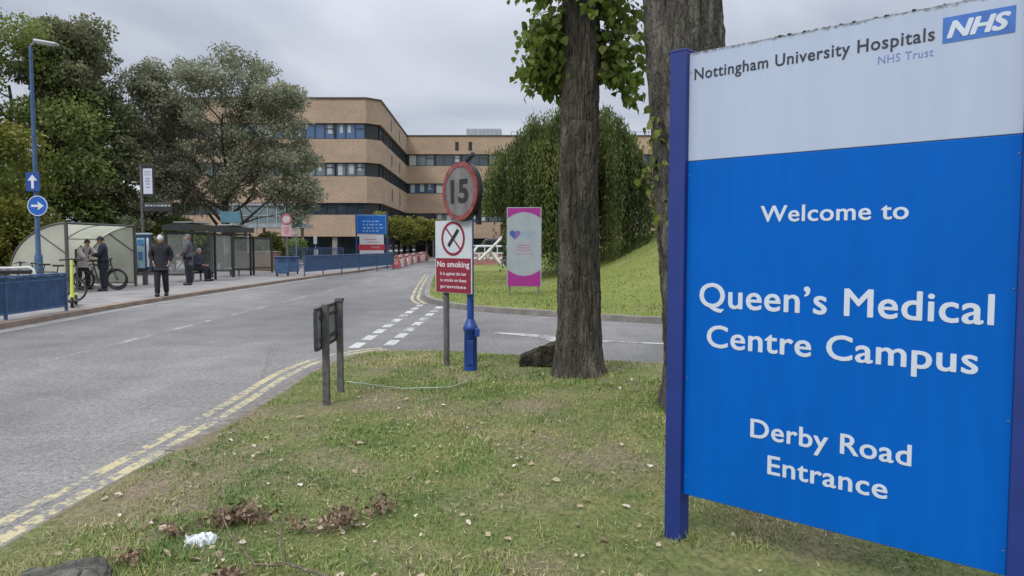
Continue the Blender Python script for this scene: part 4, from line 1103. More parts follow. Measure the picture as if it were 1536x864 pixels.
def lamp_signs():
    D = 20; Z = lambda y: P(57,y,D).z-.1
    blue = paint('arrow_sign_blue', (.01,.10,.42), .4, dirt=.1); wt = paint('arrow_white', (.6,.62,.64), .5, dirt=.05)
    # upper rectangular sign
    zc = Z(273); mb = MB(); mb.box((-.02,-.09,zc), (.36,.02,.50), bev=.003); s_ = mb.build('sign_plate', paint('arrow_sign_dark', (.01,.06,.28), .45), lt)
    mb = MB(); mb.prism([(-.035-.02,zc-.18),(.035-.02,zc-.18),(.035-.02,zc+.03),(.13-.02,zc+.03),(-.02,zc+.19),(-.13-.02,zc+.03),(-.035-.02,zc+.03)], -.104, -.1005); mb.build('arrow', wt, s_)
    zc = Z(309); cx = P(62,366,D).x-P(57,366,D).x; r = .27
    mb = MB(); mb.prism([(cx+x, zc+z) for x, z in disc(r, 40)], -.10, -.08); s_ = mb.build('sign_plate', blue, lt)
    mb = MB(); mb.ring(r, r*.93, -.104, -.1003, 40, c=(cx,zc)); mb.build('sign_rim', wt, s_)
    mb = MB(); mb.prism([(cx-.17,zc-.03),(cx+.02,zc-.03),(cx+.0,zc-.12),(cx+.17,zc),(cx+.0,zc+.12),(cx+.02,zc+.03),(cx-.17,zc+.03)], -.1045, -.1005); mb.build('arrow', wt, s_)
    for z in (Z(268), Z(309)):
        mb = MB(); mb.box((0,-.04,z), (.15,.09,.04)); mb.build('bracket', M_GALV, lt)
lamp_signs()
street_lamp(431, 45, 232, 'distant blue street lamp behind the blue bin')

# ---------------------------------------------------------------- railings
def railing(pts_, h, label, infill, group=None, post_every=1, legh=.12, name='guard_railing'):
    a = Vector(pts_[0]); t = thing(name, label, 'railing', (a.x, a.y, .1), 0, group)
    loc = [Vector((p[0]-a.x, p[1]-a.y, 0)) for p in pts_]
    for i, p in enumerate(loc):
        mb = MB(); mb.box((0,0,h/2-.05), (.06,.06,h+.1), M=Matrix.Translation(p) @ Matrix.Rotation(.3,4,'Z'), bev=.006); mb.build('post', M_RAILBLUE, t)
    for p, q in zip(loc[:-1], loc[1:]):
        d = q-p; L_ = d.length; ang = math.atan2(d.y, d.x); M = Matrix.Translation(p) @ Matrix.Rotation(ang,4,'Z')
        mb = MB(); mb.box((L_/2,0,h-.02), (L_+.07,.07,.045), M=M, bev=.006); mb.box((L_/2,0,legh), (L_-.07,.045,.04), M=M); mb.box((L_/2,0,h-.13), (L_-.07,.04,.03), M=M); mb.build('rail', paint('rail_worn_blue', (.055,.12,.26), .45, dirt=.4, scale=6), t)
        mb = MB(); n = int(L_/infill)
        for k in range(1, n): mb.box((k*L_/n,0,(h+legh)/2-.02), (.035,.03,h-legh-.06), M=M)
        mb.build('bars', M_RAILBLUE, t)
    return t
railing([(-9.98+.01*i, 16.5-2.0*i) for i in range(0, 5)], .86, 'near blue guard railing with close upright bars along the left pavement edge', .052, 'blue guard railings')
railing([(P(x,366,D).x, D) for x, D in ((456,34),(484,36.1),(512,38.4),(538,40.7),(565,43.2),(590,45.8))], .95, 'far blue guard railing running in front of the hospital direction board', .075, 'blue guard railings', legh=.22)
# second row behind the far railing
railing([(P(x,366,D).x, D) for x, D in ((420,47),(450,47.5),(482,48),(515,48.5))], 1.25, 'blue panel fence close before the hospital ground floor', .09, 'blue guard railings', name='panel_fence')
# ---------------------------------------------------------------- far signs
def far_direction_board():
    D = 47.5; c = P(553.5,0,D).x; t = thing('direction_board', 'tall distant information board, blue above and white with a red band below', 'sign', (c, D, .1), 0)
    Z = lambda y: P(553,y,D).z-.1; w_ = 44/FPX*D
    mb = MB(); mb.box((0,0,(Z(322)+Z(351))/2), (w_,.10,Z(322)-Z(351)), bev=.01); mb.build('frame', paint('board_frame_blue', (.10,.25,.45), .5), t)
    mb = MB(); mb.box((0,-.055,(Z(324)+Z(350))/2), (w_-.12,.015,Z(324)-Z(350))); mb.build('blue_panel', paint('board_blue', (.0,.11,.45), .45, dirt=.05), t)
    w2 = 36/FPX*D
    mb = MB(); mb.box((0,0,(Z(351)+Z(386))/2-.02), (w2,.09,Z(351)-Z(386)-.04)); mb.build('white_panel', paint('board_white', (.58,.58,.60), .45, dirt=.05), t)
    mb = MB(); mb.box((0,-.05,Z(371)), (w2+.16,.014,Z(367)-Z(375.5))); mb.build('red_band', paint('board_red', (.45,.03,.05), .45, dirt=.1), t)
    for x in (-w_/2-.04, w_/2+.04):
        mb = MB(); mb.box((x,0,Z(320)/2-.05), (.08,.1,Z(320)+.1)); mb.build('post', M_BLUE, t)
    pale = paint('board_print', (.25,.4,.62), .5); mb = MB(); rr = random.Random(8)
    for y in (332, 337, 342, 346.5):
        x = -.55
        while x < .5: ww = rr.uniform(.1,.3); mb.box((x+ww/2,-.0645,Z(y)), (ww,.004,.09)); x += ww+.08
    mb.build('small_print', pale, t)
    mb = MB()
    for y, xs_ in ((359, -.5),(363, -.3)):
        mb.box((xs_+.4,-.0475,Z(y)), (.8,.004,.05))
    mb.box((.25,-.059,Z(371)), (.5,.004,.12)); mb.build('small_print', paint('board_print_red', (.5,.2,.18), .5), t)
far_direction_board()
def small_far_sign(px, D, ytop, label, kind):
    x = P(px,366,D).x; t = thing('road_sign', label, 'sign', (x, D, .1), 0); Z = lambda y: P(px,y,D).z-.1
    mb = MB(); mb.tube([(0,.04,-.1),(0,.04,Z(ytop+2))], .035, 8); mb.build('post', M_GALV if kind != 'blue' else paint('pale_blue_post', (.10,.2,.30), .5), t)
    if kind == 'round':
        r = 8/FPX*D; zc = Z(329)
        mb = MB(); mb.prism([(a, zc+b) for a, b in disc(r, 32)], -.01, .0); mb.build('sign_face', paint('sign_pale', (.45,.40,.42), .5), t)
        mb = MB(); mb.ring(r, r*.72, -.016, -.0103, 32, c=(0,zc)); mb.build('sign_rim', paint('sign_faded_red', (.38,.10,.13), .5), t)
        mb = MB(); mb.box((0,-.008,Z(346)), (.52,.014,Z(338.5)-Z(355))); mb.build('plate', paint('plate_pink', (.55,.34,.36), .5), t)
        mb = MB()
        for k, y in enumerate((342,346,350)): mb.box((0,-.017,Z(y)), (.3-.05*k,.003,.05))
        mb.build('small_print', paint('plate_print', (.40,.12,.14), .5), t)
    elif kind == 'blue':
        mb = MB(); mb.box((.12,-.01,Z(327)), (.55,.02,Z(310)-Z(337)), bev=.004); mb.build('plate', paint('plate_teal', (.16,.24,.25), .5, dirt=.2), t)
        mb = MB(); mb.box((-.05,-.01,Z(346)), (.25,.02,Z(341)-Z(351)), bev=.004); mb.build('lower_plate', M_WHITE, t)
    else:
        mb = MB(); mb.box((0,-.01,Z(360)), (.22,.02,Z(354)-Z(366)), bev=.004); mb.build('plate', M_WHITE, t)
        mb = MB(); mb.box((0.05,-.01,Z(378)), (.3,.03,Z(374)-Z(383)), bev=.006); mb.build('lower_plate', M_WHITE, t)
small_far_sign(430, 39, 322, 'faded red ringed round sign above a pink plate near the blue bin', 'round')
small_far_sign(444, 42, 312, 'back of a teal plate on a pale blue post right of the ringed sign', 'blue')
small_far_sign(473, 50, 352, 'small white plate on a thin pole before the hospital ground floor', 'white')

# ---------------------------------------------------------------- bins
def make_bin(px, D, label):
    x = P(px,366,D).x; t = thing('litter_bin', label, 'bin', (x, D, .1), R(12), 'blue bins'); h = P(px,384,D).z-.1
    mb = MB(); mb.box((0,0,h*.52), (.62,.5,h*.74), bev=.04); mb.build('body', M_RAILBLUE, t)
    mb = MB(); mb.box((0,0,h*.94), (.70,.58,h*.09), bev=.03); mb.box((0,-.262,h*.80), (.36,.03,.10)); mb.build('lid', paint('bin_lid', (.02,.05,.12), .5), t)
    for sx in (-.24,.24):
        mb = MB(); mb.tube([(sx-.03,.0,.08),(sx+.03,.0,.08)], .085, 14); mb.build('wheel', M_BLACK, t)
make_bin(423, 34, 'blue wheeled litter bin at the end of the far railing')
make_bin(438, 36.4, 'dark blue bin half hidden behind the front bin')

# ---------------------------------------------------------------- low brick wall
def low_wall():
    a = Vector((P(330,366,42).x, 42.5)); b = Vector((P(411,366,40).x, 40.5)); d = b-a; t = thing('garden_wall', 'low dark brick planter wall behind the bus shelters', 'wall', (a.x, a.y, .1), math.atan2(d.y, d.x))
    L_ = d.length; mb = MB(); mb.box((L_/2,.15,.48), (L_,.3,1.1), bev=.01); mb.build('brickwork', M_GWALL, t)
    mb = MB(); mb.box((L_/2,.15,1.062), (L_+.06,.36,.06), bev=.01); mb.build('coping', M_KERB, t)
low_wall()

# ---------------------------------------------------------------- cycle shelter
M_POLY = poly_mat('polycarbonate', (.76,.77,.67), .16)
M_SHF = paint('shelter_frame', (.07,.068,.06), .5, dirt=.3)
def cycle_shelter():
    t = thing('cycle_shelter', 'curved clear plastic cycle shelter with dark ribs on the left pavement', 'shelter', (-13.35, 22.2, .1), 0)
    Ln = 4.0; H = 2.12; W_ = 1.75
    def arc(k=16):          # from the front top edge back and down
        o = []
        for i in range(k+1):
            a = pi/2*i/k; o.append((-W_*sin(a)**1.15-.02, H*(.12+.88*cos(a)**.8) if i < k else H*.10))
        return o
    pr = arc()
    # cladding
    mb = MB(); n = len(pr); vs = [(x, y, z) for y in (0, Ln) for x, z in pr]; vs2 = [(x+.012, y, z-.012) for x, y, z in vs]
    mb.add(vs+vs2, [(i, i+1, n+i+1, n+i) for i in range(n-1)]+[(2*n+i, 3*n+i, 3*n+i+1, 2*n+i+1) for i in range(n-1)]); mb.build('roof_panel', M_POLY, t)
    for y in (0, Ln):
        poly = [(0,.10)]+[(0, H)]+[(x, z) for x, z in pr[1:]]+[(pr[-1][0], .10)]
        mb = MB(); mb.prism(poly, y-.006, y+.006); mb.build('end_panel', M_POLY, t)
        mb = MB(); mb.tube([(x, y, z) for x, z in [(0,H)]+pr[1:]+[(pr[-1][0], 0)]], .032, 8); mb.tube([(0,y,.12),(pr[-1][0],y,.12)], .02, 6)
        mb.tube([(0,y,H*.56),(pr[6][0],y,pr[6][1])], .022, 6); mb.build('rib', M_SHF, t)
        mb = MB(); mb.box((0,y,H/2-.05), (.075,.075,H+.14)); mb.build('post', M_SHF, t)
    mb = MB(); mb.tube([(x, Ln/2, z) for x, z in [(0,H)]+pr[1:]+[(pr[-1][0], 0)]], .03, 8); mb.build('rib', M_SHF, t)
    mb = MB()
    mb.tube([(0,.03,H),(0,Ln-.03,H)], .035, 8); mb.tube([(pr[8][0],.03,pr[8][1]),(pr[8][0],Ln-.03,pr[8][1])], .022, 6); mb.tube([(pr[-1][0],.03,.12),(pr[-1][0],Ln-.03,.12)], .025, 6)
    mb.build('beam', M_SHF, t)
    for i in range(4):
        y = .6+i*.9; mb = MB(); mb.tube([(-1.3,y,0),(-1.3,y,.7),(-1.2,y,.8),(-.7,y,.8),(-.6,y,.7),(-.6,y,0)], .022, 8); r = mb.build('cycle_stand', M_GALV, t)
cycle_shelter()

# ---------------------------------------------------------------- bus shelters
M_SHG = glass_mat('shelter_glass', (.35,.38,.36), .05, .16)
def bus_shelter(D0, D1, label, roof=True, h=2.0, sky_sign=False, top_box=False):
    X = -12.4; Ln = D1-D0; W_ = .95
    t = thing('bus_shelter', label, 'bus shelter', (X, D0, .1), 0, 'bus shelters along the pavement')
    n = 2
    for i in range(n):
        y = Ln*i/(n-1)
        for x in (0, -W_):
            mb = MB(); mb.box((x, y, h/2-.05), (.08,.08,h+.1)); mb.build('post', M_DARK, t)
    mb = MB()
    for i in range(n-1):
        y0 = Ln*i/(n-1)+.05; y1 = Ln*(i+1)/(n-1)-.05; mb.box((-W_,(y0+y1)/2,h*.55), (.012,y1-y0,h*.78))
    mb.build('back_glass', M_SHG, t)
    for y in (0, Ln):
        mb = MB(); mb.box((-W_/2-.02, y, h*.55), (W_-.14,.012,h*.78)); mb.build('end_glass', M_SHG, t)
    mb = MB()
    mb.box((-W_,Ln/2,h*.15), (.05,Ln-.1,.05)); mb.box((-W_,Ln/2,h*.95), (.05,Ln-.1,.05)); mb.box((0,Ln/2,h*.97), (.06,Ln-.1,.06))
    for y in (0, Ln): mb.box((-W_/2,y,h*.15), (W_-.1,.05,.05)); mb.box((-W_/2,y,h*.96), (W_-.1,.05,.05))
    mb.build('rail', M_DARK, t)
    if roof:
        mb = MB(); k = 8
        prof = [(.14,h+.02),(.14,h+.24),(-W_*.5+.05,h+.30),(-W_-.08,h+.22),(-W_-.08,h+.02)]
        mb.prism([(p[0], p[1]) for p in prof], -.15, Ln+.15); mb.build('roof', paint('shelter_roof', (.025,.027,.026), .35, dirt=.3), t)
        mb = MB(); mb.box((-W_*.5+.05, Ln/2, h+.335), (.7,Ln*.8,.06), bev=.02); mb.build('roof_ridge', paint('shelter_roof_top', (.22,.23,.22), .4), t)
        mb = MB(); mb.box((-.33, Ln*.5, .39), (.34,Ln*.7,.035), bev=.01)
        for y in (.3, .7): mb.box((-.33, Ln*y, .16), (.06,.06,.42))
        mb.build('bench', M_GALV, t)
    if sky_sign:
        mb = MB(); mb.box((-.5,Ln*.5,h+.72), (.9,.10,.50), bev=.01); mb.box((-.8,Ln*.5,h+.4), (.05,.05,.3)); mb.box((-.2,Ln*.5,h+.4), (.05,.05,.3)); mb.build('roof_sign', paint('roof_sign_teal', (.07,.17,.22), .5, dirt=.2), t)
    mb = MB(); mb.box((-W_+.03, Ln*.75, 1.45), (.03,.55,.85)); mb.build('timetable', paint('timetable', (.33,.35,.34), .5, dirt=.2, scale=8), t)
    return t
bus_shelter(28.6, 30.9, 'nearest bus shelter with thick black roof, a person standing inside')
bus_shelter(32.9, 35.1, 'middle bus shelter with black roof and teal sign above it', sky_sign=True)
bus_shelter(35.5, 38.2, 'farthest roofless glass bay of the shelters, next to the brick wall', roof=False, h=1.85)

# ---------------------------------------------------------------- bus stop flag and information totem
def bus_flag():
    D = 28.2; x = P(215,366,D).x; t = thing('bus_stop_pole', 'tall thin bus stop pole with white flag panel and black display board', 'bus stop', (x, D, .1), 0); Z = lambda y: P(215,y,D).z-.1
    mb = MB(); mb.tube([(0,0,-.1),(0,0,Z(247))], .055, 10); mb.build('post', M_POSTGREY, t)
    X = lambda px: P(px,366,D).x-x
    mb = MB(); mb.box(((X(215)+X(234))/2,0,Z(272)), (X(234)-X(215),.08,Z(250)-Z(294)), bev=.01); mb.box((X(224), 0, Z(249)), (X(236)-X(212),.1,.07)); f = mb.build('flag_frame', M_DARK, t)
    mb = MB(); mb.box(((X(218.5)+X(232))/2,-.045,Z(272)), (X(232)-X(218.5),.012,Z(253)-Z(291)), bev=.003); mb.build('flag_panel', paint('flag_white', (.50,.52,.60), .5, dirt=.06), f)
    mb = MB()
    for k, y in enumerate((258,262,268,272,276,281)): mb.box((X(225.2),-.0525,Z(y)), ((.22,.26,.18,.2,.14,.16)[k],.003,.05))
    mb.build('small_print', paint('flag_print', (.28,.30,.38), .5), f)
    mb = MB(); mb.box(((X(217)+X(259))/2,0,Z(311)), (X(259)-X(217),.14,Z(305)-Z(317.5)), bev=.01); d = mb.build('display', M_DARK, t)
    mb = MB(); rr = random.Random(4)
    xx = X(221)
    while xx < X(255): ww = rr.uniform(.05,.12); mb.box((xx+ww/2,-.0725,Z(308.5)), (ww,.004,.06)); xx += ww+.03
    mb.build('small_print', paint('display_print', (.35,.36,.36), .5), d)
bus_flag()
def totem():
    D = 26.8; x = P(216,366,D).x; t = thing('information_totem', 'small blue topped map board on a dark post beside the cycle shelter', 'sign', (x, D, .1), R(-8)); Z = lambda y: P(216,y,D).z-.1
    mb = MB(); mb.box((0,.02,Z(405)/2), (.14,.12,Z(405)+.1)); mb.build('post', M_POSTGREY, t)
    mb = MB(); mb.box((0,0,(Z(352)+Z(405))/2), (.50,.16,Z(352)-Z(405)), bev=.02); mb.build('case', paint('totem_blue', (.015,.05,.12), .45), t)
    mb = MB(); mb.box((0,0,Z(351)), (.58,.2,.07), bev=.02); mb.build('cap', paint('totem_cap', (.3,.36,.38), .45), t)
    mb = MB(); mb.box((-.07,-.085,(Z(357)+Z(402))/2), (.30,.012,Z(357)-Z(402)), bev=.002); p = mb.build('map_panel', paint('totem_map', (.32,.46,.54), .4, dirt=.3, scale=7), t)
    mb = MB(); mb.box((.20,-.085,(Z(357)+Z(400))/2), (.09,.012,Z(357)-Z(400)), bev=.002); mb.build('side_panel', M_WHITE, t)
    mb = MB(); mb.box((-.07,-.0925,Z(364)), (.26,.003,.22)); mb.box((-.09,-.0925,Z(384)), (.18,.003,.3)); mb.build('map_drawing', paint('map_drawing', (.07,.22,.42), .5, dirt=.4, scale=9), p)
totem()

# ---------------------------------------------------------------- roadworks barriers, gate, far vehicles
def barriers():
    mr = paint('barrier_red', (.42,.09,.08), .5, dirt=.2); mw = paint('barrier_white', (.55,.52,.50), .5, dirt=.2)
    L0 = [(P(x,366,D).x, D) for x, D in ((592,47.5),(597,49.5),(602,51.8),(607,54.2),(612,56.8),(617,59.6),(622,62.6),(628,66),(634,70),(641,74.5))]
    t0 = None
    for i, ((x, y), (x2, y2)) in enumerate(zip(L0[:-1], L0[1:])):
        ang = math.atan2(y2-y, x2-x); L_ = sqrt((x2-x)**2+(y2-y)**2)*.93
        lab = ('red plastic road barrier nearest the end of the far blue railing','white plastic road barrier, second from the far blue railing','red plastic road barrier, third from the far blue railing','white plastic road barrier, fourth from the far blue railing','middle red plastic road barrier, fifth from the blue railing','white plastic road barrier, fourth from the far end of the row','red plastic road barrier, third from the far end of the row','white plastic road barrier, last but one at the far end','red plastic road barrier at the far end of the row')[i]
        t = thing('road_barrier', lab, 'barrier', (x, y, .02), ang, 'plastic barriers along the road')
        me_r = None
        mb = MB(); mb.prism([(0,0),(L_,0),(L_,.25),(L_*.85,.52),(L_*.15,.52),(0,.25)], -.2, .2); mb.box((L_/2,0,.74), (L_*.98,.10,.16), bev=.02); mb.build('body', mr if i % 2 == 0 else mw, t)
        mb = MB()
        for k in (.12,.5,.88): mb.box((L_*k,0,.64), (.10,.09,.36))
        mb.build('upright', mw if i % 2 == 0 else mr, t)
barriers()
def bollards():
    for i, (px_, D) in enumerate(((598,56),(606,58),(613,60),(622,63),(631,66))):
        x = P(px_,366,D).x-.6; t = thing('bollard', ('leftmost and nearest dark bollard behind the plastic barriers','second dark bollard from the left behind the plastic barriers','middle dark bollard behind the plastic barriers','fourth dark bollard from the left behind the barriers','rightmost and farthest dark bollard behind the plastic barriers')[i], 'bollard', (x, D, .1), 0, 'dark bollards behind the barriers')
        mb = MB(); mb.lathe([(.13,-.1),(.12,1.15),(.09,1.22),(.13,1.25),(.11,1.36),(.02,1.42)], 12); mb.build('post', M_DARK, t)
        mb = MB(); mb.lathe([(.126,.92),(.125,1.02)], 12); mb.build('band', M_WHITE, t)
bollards()
def gate():
    D = 50; x = P(731,366,D).x; t = thing('swing_gate', 'white folding barrier gate standing beyond the bright grass mound', 'gate', (x, D, .1), 0)
    Q = lambda px_, py_, dy=0: Vector((P(px_,py_,D).x-x, dy, P(px_,py_,D).z-.1))
    mw = paint('gate_white', (.62,.60,.58), .45, dirt=.12)
    mb = MB(); mb.tube([Q(758,351),Q(733,377)], .10, 6); mb.tube([Q(733,377,-.03),Q(719,390,-.03)], .10, 6); mb.build('arm', mw, t)
    mb = MB(); mb.tube([Q(732,374,.15),Q(756,401,.15)], .13, 6); mb.build('strut', mw, t)
    mb = MB(); mb.tube([Q(757,351,.3),Q(757,403,.3)], .08, 8); mb.box(Q(757,398,.3)+Vector((.0,0,0)), (.5,.4,.7)); mb.build('post', M_GALV, t)
    # red-white low barriers behind
    mr = paint('barrier_pink', (.36,.16,.15), .5, dirt=.35, scale=5)
    for i in range(4):
        xx = P(712+i*13,366,54).x; u = thing('road_barrier', ('leftmost pinkish red barrier block behind the white swing gate','second pinkish red barrier block behind the white swing gate','third pinkish red barrier block behind the white swing gate','rightmost pinkish red block, nearest the magenta banner board')[i], 'barrier', (xx, 54, .02), 0, 'barrier blocks behind the gate')
        mb = MB(); mb.prism([(-.3,0),(.3,0),(.3,.3),(.2,.85),(-.2,.85),(-.3,.3)], -.25, .25); mb.build('body', mr, u)
        mb = MB(); mb.box((0,-.255,.55), (.36,.012,.16)); mb.build('reflector', M_WHITE, u)
gate()

def parked_van(px_, D, rz, label, col, L_=4.6, H=1.9, kind='van'):
    x = P(px_,366,D).x; t = thing('parked_'+kind, label, kind, (x, D, .0), rz)
    bodym = paint('van_'+label[:6], col, .25, dirt=.05); W_ = 1.85; h0 = .32
    prof = [(-L_/2,h0),(-L_/2,h0+.45),(-L_/2+.15,H*.50),(-L_/2+.95,H*.56),(-L_/2+1.55,H*.97),(-L_/2+1.9,H),(L_/2-.25,H*.98),(L_/2,H*.6),(L_/2,h0)]
    mb = MB(); mb.prism(prof, -W_/2, W_/2); o = mb.build('body', bodym, t)
    bm = bmesh.new(); bm.from_mesh(o.data); bmesh.ops.bevel(bm, geom=bm.edges[:], offset=.07, segments=2, affect='EDGES', profile=.5); bm.to_mesh(o.data); bm.free()
    g = glass_mat('car_glass', (.02,.025,.03), .05, spec=1)
    for s_ in (-1, 1):
        for (a0, a1) in ((-L_/2+1.3, -L_/2+2.1), (-L_/2+2.2, -L_/2+3.2), (-L_/2+3.3, L_/2-.4)):
            mb = MB(); sl = .28 if a0 < -L_/2+1.4 else 0; mb.prism([(a0,H*.60),(a1,H*.60),(a1,H*.89),(a0+sl,H*.89)], s_*(W_/2)-.004, s_*(W_/2)+.012); mb.build('side_window', g, t)
        for xx in (-L_/2+.85, L_/2-.85):
            mb = MB(); mb.tube([(xx, s_*(W_/2-.2), .32),(xx, s_*(W_/2+.012), .32)], .32, 20); wq = mb.build('wheel', M_BLACK, t)
            mb = MB(); mb.tube([(xx, s_*(W_/2-.02), .32),(xx, s_*(W_/2+.02), .32)], .19, 16); mb.build('rim', M_GALV, wq)
        mb = MB(); mb.box((-L_/2-.0, s_*W_*.36, h0+.5), (.06,.32,.16), bev=.02); mb.build('headlight', glass_mat('headlight_glass', (.5,.52,.55), .1), t)
    mb = MB(); a = Vector((-L_/2+1.0,0,H*.60)); b = Vector((-L_/2+1.52,0,H*.93)); mid_ = (a+b)/2; ang = math.atan2(b.z-a.z, b.x-a.x)
    mb.box((0,0,.012), ((b-a).length,W_*.8,.02), M=Matrix.Translation(mid_) @ Matrix.Rotation(-ang,4,'Y')); mb.build('windscreen', g, t)
parked_van(722, 62, R(20), 'white car parked beyond the swing gate before the hospital entrance', (.55,.56,.58), 4.3, 1.5, 'car')
parked_van(742, 70, R(5), 'dark van parked behind the white car near the hospital entrance', (.05,.055,.07), 4.9, 2.1)
# ---------------------------------------------------------------- bicycles and scooter
M_TYRE = M_BLACK
def bicycle(loc, rz, label, frame_col, group=None, basket=False, lean=0):
    t = thing('bicycle', label, 'bicycle', loc, rz, group); t.rotation_euler = (lean, 0, rz)
    fm = paint('bike_'+'%03d' % int(frame_col[0]*999), frame_col, .35)
    R_ = .335; wb = 1.04
    def circ(x, r, n=30): return [(x+r*cos(2*pi*i/n), 0, R_+r*sin(2*pi*i/n)) for i in range(n)]
    for x in (-wb/2, wb/2):
        mb = MB(); mb.tube(circ(x, R_-.022), .024, 8, closed=True); wq = mb.build('wheel', M_TYRE, t)
        mb = MB(); mb.tube(circ(x, R_-.05), .010, 6, closed=True); mb.tube([(x,-.04,R_),(x,.04,R_)], .022, 8)
        for i in range(16):
            a = 2*pi*i/16; mb.tube([(x+.02*cos(a+.6),.015*(-1)**i,R_+.02*sin(a+.6)),(x+(R_-.05)*cos(a),0,R_+(R_-.05)*sin(a))], .0022, 3, cap=False)
        mb.build('rim', M_GALV, wq)
    bb = (-.08,0,.29); st = (-.20,0,.78); hd = (.36,0,.80); hb = (.39,0,.70)
    mb = MB(); mb.tube([bb, st], .017, 8); mb.tube([st, hd], .016, 8); mb.tube([bb, hb], .019, 8); mb.tube([(.34,0,.86), hb], .02, 8)
    for y in (-.05,.05):
        mb.tube([(-wb/2,y,R_), (bb[0],y*.5,bb[2])], .010, 6); mb.tube([(-wb/2,y,R_), (st[0],y*.3,st[2]-.06)], .009, 6)
        mb.tube([(wb/2,y,R_),(hb[0]+.02,y,hb[2]-.08),(hb[0],0,hb[2])], .012, 6)
    mb.build('frame', fm, t)
    mb = MB(); mb.tube([(-.20,0,.78),(-.225,0,.92)], .013, 8); mb.box((-.23,0,.945), (.27,.13,.05), bev=.022); mb.build('saddle', M_BLACK, t)
    mb = MB(); mb.tube([(.34,0,.86),(.33,0,.98)], .014, 8); mb.tube([(.25,-.28,1.0),(.32,-.16,1.02),(.36,0,.99),(.32,.16,1.02),(.25,.28,1.0)], .013, 8); mb.build('handlebar', M_BLACK, t)
    mb = MB(); mb.tube([(-.08,-.07,.29),(-.08,.07,.29)], .02, 8); mb.tube([(bb[0]+.09*cos(2*pi*i/20),-.05,bb[2]+.09*sin(2*pi*i/20)) for i in range(20)], .006, 5, closed=True)
    mb.tube([(-.08,-.07,.29),(.06,-.08,.19)], .010, 6); mb.box((.06,-.13,.19), (.09,.09,.022)); mb.tube([(-.08,.07,.29),(-.22,.08,.39)], .010, 6); mb.box((-.22,.13,.39), (.09,.09,.022))
    mb.build('crank', M_GALV, t)
    if basket:
        mb = MB()
        for z in (.78,.88,.98):
            k = .02*(z-.78)/.1; mb.tube([(.42-k,-.15-k,z),(.68+k,-.15-k,z),(.68+k,.15+k,z),(.42-k,.15+k,z)], .006, 5, closed=True)
        for i in range(6):
            for y in (-.15,.15): mb.tube([(.42+.05*i,y,.78),(.42+.052*i,y*1.1,.98)], .004, 4)
        mb.build('basket', M_GALV, t)
    return t
Z0 = .105
g = P(149,366,23.9)
bicycle((g.x, 23.9, Z0), R(6), 'black bicycle held by the person in the pale top by the cycle shelter', (.05,.05,.055))
bicycle((-13.9, 25.0, Z0), R(3), 'bicycle parked inside the cycle shelter behind the standing people', (.16,.17,.18), group='bicycles parked at the shelter', lean=R(4))
for i, (px_, D, rz, c, lab) in enumerate([(8,19.2,20,(.3,.31,.32),'pale handlebarred bicycle leftmost behind the near railing'),(50,19.6,200,(.03,.04,.04),'dark bicycle behind the near railing below the arrow signs'),(70,18.6,205,(.05,.07,.07),'grey framed bicycle at the right end behind the near railing')]):
    g = P(px_,366,D); bicycle((g.x, D, Z0), R(rz), lab, c, group='bicycles parked behind the near railing', basket=(i == 0), lean=R(3))
def cycle_hoop():
    D = 16.6; x = P(20,366,D).x
    t = thing('cycle_rack', 'pale curved metal cycle rack rising behind the near blue railing', 'rack', (x, D, .1), 0)
    Q = lambda a, b: Vector((P(a,b,D).x-x, 0, P(a,b,D).z-.1))
    mb = MB(); mb.tube([Q(-60,403),Q(20,402),Q(44,401),Q(50,404),Q(53,412),Q(54,474)], .030, 8); mb.tube([Q(-60,403)+Vector((0,0,0)),Q(-60,476)], .03, 8); mb.build('hoop', paint('hoop_white', (.5,.5,.48), .4), t)
    mb = MB(); mb.tube([Q(-58,409)+Vector((0,.1,0)),Q(42,408)+Vector((0,.1,0))], .05, 8); mb.build('rest_bar', M_DARK, t)
cycle_hoop()
def scooter():
    D = 18.5; g = G(107,461,.1); t = thing('electric_scooter', 'yellow green electric scooter parked at the end of the near blue railing', 'scooter', (g.x-.05, g.y+.2, .1), R(296))
    yg = paint('scooter_lime', (.48,.58,.08), .4, dirt=.1); r = .125
    for x in (-.52,.46):
        mb = MB(); mb.tube([(x+(r-.03)*cos(2*pi*i/24),0,r+(r-.03)*sin(2*pi*i/24)) for i in range(24)], .032, 8, closed=True); mb.tube([(x,-.03,r),(x,.03,r)], .06, 12); mb.build('wheel', M_BLACK, t)
    mb = MB(); mb.box((-.06,0,.14), (.78,.17,.06), bev=.02); mb.build('deck', M_DARK, t)
    mb = MB(); mb.tube([(.46,0,.2),(.43,0,.34),(.28,0,1.12)], [.045,.04,.028], 10); mb.tube([(.32,0,.16),(.42,0,.36)], .04, 8); mb.build('stem', yg, t)
    for x in (-.52,.47): mb = MB(); mb.box((x,0,.275), (.26,.09,.02), bev=.008); mb.build('mudguard', yg, t)
    mb = MB(); mb.tube([(.24,-.25,1.12),(.28,0,1.14),(.24,.25,1.12)], .018, 8); mb.build('handlebar', M_BLACK, t)
scooter()

